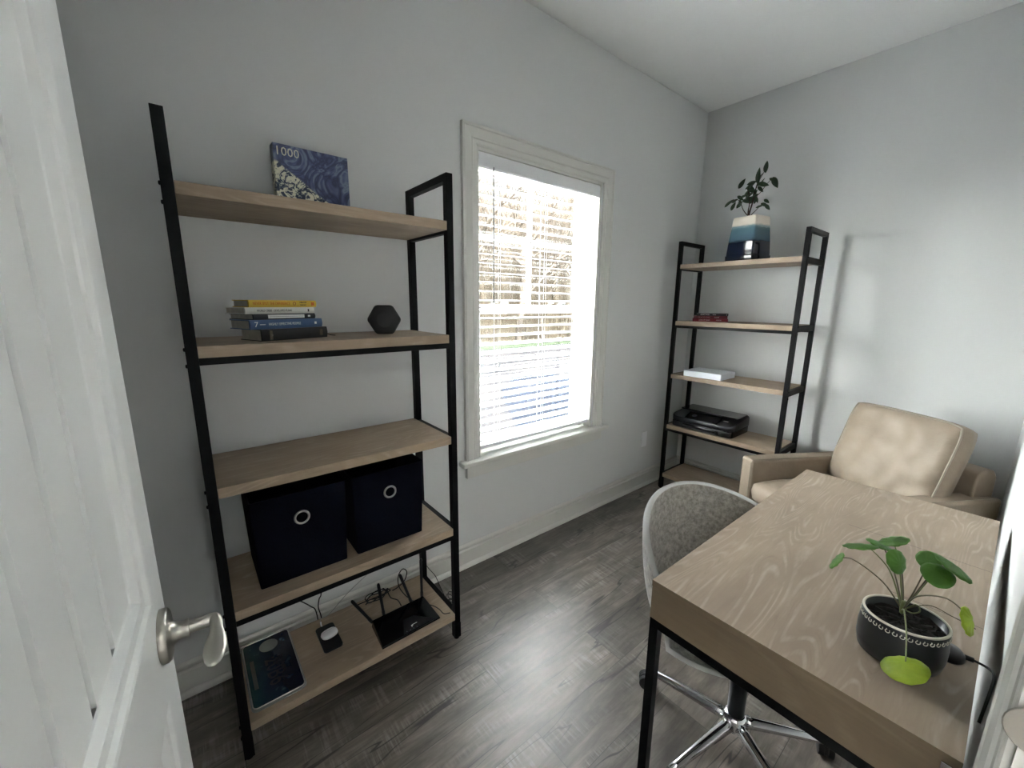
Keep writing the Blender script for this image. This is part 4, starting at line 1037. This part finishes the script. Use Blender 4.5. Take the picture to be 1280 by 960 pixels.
def cushion(name, w_, h_, t_, xf, mat, pipes=True, puff=.5, seed=1, wr=.006):
    """pillow centred; x width, z height, y thickness"""
    bm = BM(); NX, NZ = 26, 26; rng = random.Random(seed); grid = {}
    def outline(u, v): # superellipse squeeze for rounded corners
        k = 1-.055*(abs(u)**6)*(1) ; k2 = 1-.055*(abs(v)**6)
        return u*w_/2*k2, v*h_/2*k
    for s in (-1, 1):
        for i in range(NX+1):
            for j in range(NZ+1):
                u = 2*i/NX-1; v = 2*j/NZ-1; x, z_ = outline(u, v)
                pf = ((1-u**4)*(1-v**4))**.5
                wv = wr*math.sin(7*u+3*v+seed)*math.sin(5*v-4*u)+wr*.6*math.sin(15*u*v+seed*2)*max(abs(u), abs(v))
                y = s*(t_/2*.55+t_/2*.45*pf+wv*pf)
                grid[s, i, j] = bm.verts.new((x, y, z_))
        for i in range(NX):
            for j in range(NZ):
                q = [grid[s, i, j], grid[s, i+1, j], grid[s, i+1, j+1], grid[s, i, j+1]]
                bm.faces.new(q if s < 0 else q[::-1])
    per = [(i, 0) for i in range(NX)]+[(NX, j) for j in range(NZ)]+[(i, NZ) for i in range(NX, 0, -1)]+[(0, j) for j in range(NZ, 0, -1)]
    m = len(per); mid = []
    for (i, j) in per:
        c = (grid[-1, i, j].co+grid[1, i, j].co)/2; o_ = Vector((c.x/w_, 0, c.z/h_)).normalized()*.010
        mid.append(bm.verts.new(c+o_))
    for a in range(m):
        b = (a+1) % m; f1 = [grid[-1, *per[a]], grid[-1, *per[b]]]; f2 = [grid[1, *per[a]], grid[1, *per[b]]]
        bm.faces.new((f1[0], f1[1], mid[b], mid[a])); bm.faces.new((mid[a], mid[b], f2[1], f2[0]))
    rim = [grid[-1, *q].co.copy() for q in per]
    o = obj(name, bm, mat, AC, smooth=True, xf=xf)
    if pipes:
        bm = BM(); tube(bm, rim, .0042, 6, closed=True); obj('piping', bm, M['leatherp'], o, smooth=True, xf=xf)
    return o
bm = BM(); obj_seat = cushion('seat_cushion', AW-2*aw-.004, .56, .15, Matrix.Translation((AW/2, .275, .405)) @ Matrix.Rotation(PI/2, 4, 'X'), M['leather'], False, seed=4, wr=.002)
bm.free()
cushion('back_cushion', .495, .45, .17, Matrix.Translation((.325, .575, .665)) @ Matrix.Rotation(math.radians(-17), 4, 'X') @ Matrix.Rotation(math.radians(0), 4, 'Y'), M['leather'], True, seed=2, wr=.013)
for x, y in ((.05, .05), (AW-.05, .05), (.05, AD-.05), (AW-.05, AD-.05)):
    bm = BM(); box(bm, x-.022, x+.022, y-.022, y+.022, 0, .052); obj('foot', bm, M['bark'], AC, bevel=.003)
# ------------------------------------------------------------------ outdoors, beyond the window
gz_ = -.42
def flat(name, x0, x1, y0, y1, z, mat, label, cat='ground', kind='structure'):
    bm = BM(); box(bm, x0, x1, y0, y1, z-.1, z); o = obj(name, bm, mat); return tag(o, label, cat, kind=kind)
t = NT('pale_bounce_ground', .8); v = t.coord(); t.color(t.ramp(t.noise(v, 1.2, 4), [(.3, srgb(226, 222, 216)), (.7, srgb(236, 232, 226))])); bounce_mat = t.m
t = NT('driveway_asphalt', .8); v = t.coord((1, 3, 1)); t.color(t.ramp(t.noise(v, .8, 4), [(.35, srgb(18, 18, 19)), (.65, srgb(26, 25, 25))])); drv = t.m
patch_mat = plain('dark_blue_grey_ground', srgb(13, 15, 19), .8, var=.2, sc=2)
bm = BM(); prism(bm, [(3.6, 2.6), (4.5, 2.3), (7.4, 5.1), (7.5, 5.9), (6.2, 6.0), (5.0, 4.9)], gz_-.02, gz_+.004)  # patch of ground darker and bluer than the driveway around it
tag(obj('ground_dark_patch', bm, patch_mat), 'dark blue-grey patch on the pale driveway', 'ground', kind='structure')
t = NT('grass_green', .9); v = t.coord(); t.color(t.ramp(t.noise(v, 6, 4), [(.3, srgb(22, 26, 19)), (.7, srgb(27, 31, 24))])); grass = t.m
t = NT('leaf_litter', .95); v = t.coord(); t.color(t.ramp(t.noise(v, 3, 5), [(.3, srgb(44, 39, 31)), (.7, srgb(56, 50, 41))])); litter = t.m
flat('ground_bounce', -30, 60, .17, 2.3, gz_+.01, bounce_mat, 'pale strip along the house wall, added out of view to bounce light indoors')  # unseen bright ground, added to bounce light up to the ceiling
flat('ground_driveway', -30, 60, 2.3, 11.3, gz_, drv, 'sunlit driveway outside the window')
flat('ground_verge', -30, 60, 11.3, 13.0, gz_+.03, grass, 'green grass strip at the edge of the woods')
flat('ground_woods', -30, 60, 13.0, 60, gz_+.02, litter, 'brown leaf litter under the trees')
flat('ground_side', -30, 60, -40, -4.3, gz_, grass, 'lawn behind the house')
bk = plain('tree_bark_tan', srgb(52, 47, 42), .9, var=.5, sc=3); tw = plain('twig_tan', srgb(60, 54, 45), .9, var=.6, sc=2)
for m_ in (bk, tw, patch_mat, bounce_mat, drv, grass, litter): m_.node_tree.nodes['Principled BSDF'].inputs['Specular IOR Level'].default_value = 0
def grow(bm, p, d, ln, r, lvl, rng):
    n = 3; q = [p]; dd_ = d.copy()
    for i in range(n):
        dd_ = (dd_+Vector((rng.uniform(-1, 1), rng.uniform(-1, 1), rng.uniform(-.3, .6)))*.16).normalized(); q.append(q[-1]+dd_*ln/n)
    tube(bm, q, [r*(1-.4*i/n) for i in range(n+1)], 5 if lvl < 2 else 3, caps=False)
    if lvl >= 4: return
    kids = [4, 5, 5, 4][lvl]
    for k in range(kids):
        t_ = rng.uniform(.3, 1); i = min(n-1, int(t_*n)); b = q[i].lerp(q[i+1], t_*n-i) if t_ < 1 else q[-1]
        a = rng.uniform(0, 2*PI); o = dd_.orthogonal().normalized(); o = Matrix.Rotation(a, 3, dd_) @ o
        nd = (dd_*rng.uniform(.5, 1)+o*rng.uniform(.5, .95)+Vector((0, 0, .2))).normalized()
        grow(bm, b, nd, ln*rng.uniform(.5, .72), max(r*.5, .006), lvl+1, rng)
protos = []
for s in range(3):
    rng = random.Random(11+s); bm = BM(); grow(bm, Vector((0, 0, -.1)), Vector((rng.uniform(-.1, .1), rng.uniform(-.1, .1), 1)), 4.2, .10+.03*s, 0, rng)
    me = bpy.data.meshes.new('bare_tree'); bm.to_mesh(me); bm.free(); me.materials.append(bk); protos.append(me)
rng = random.Random(5)
for i in range(28):
    o = bpy.data.objects.new('bare_tree', protos[i % 3]); COL.objects.link(o)
    yy = 13.8+(i % 4)*2.0+rng.uniform(-.5, .5); f_ = .55+(i/27)*.85+rng.uniform(-.03, .03)
    o.location = ((yy+1.7)*f_, yy, gz_); o.rotation_euler = (0, 0, rng.uniform(0, 6)); s_ = rng.uniform(.85, 1.25); o.scale = (s_, s_, s_)
    tag(o, 'bare leafless tree in the woods beyond the driveway, seen through the blind', 'tree', 'bare trees outside the window')
bm = BM(); rng = random.Random(9)
for i in range(6500):
    yy = rng.uniform(13.2, 24); f_ = rng.uniform(.5, 1.45); x = (yy+1.7)*f_; h = .6+7.5*rng.random()**2.0
    p = Vector((x, yy, gz_)); a = rng.uniform(0, 6.3); l_ = rng.uniform(.1, .9)
    q = [p, p+Vector((math.cos(a)*l_*.3, math.sin(a)*l_*.3, h*.5)), p+Vector((math.cos(a)*l_, math.sin(a)*l_, h))]
    tube(bm, q, [.012, .009, .004], 3, caps=False)
tag(obj('garden_brushwood', bm, tw), 'tangle of tan brushwood filling the edge of the woods', 'brushwood', kind='stuff')
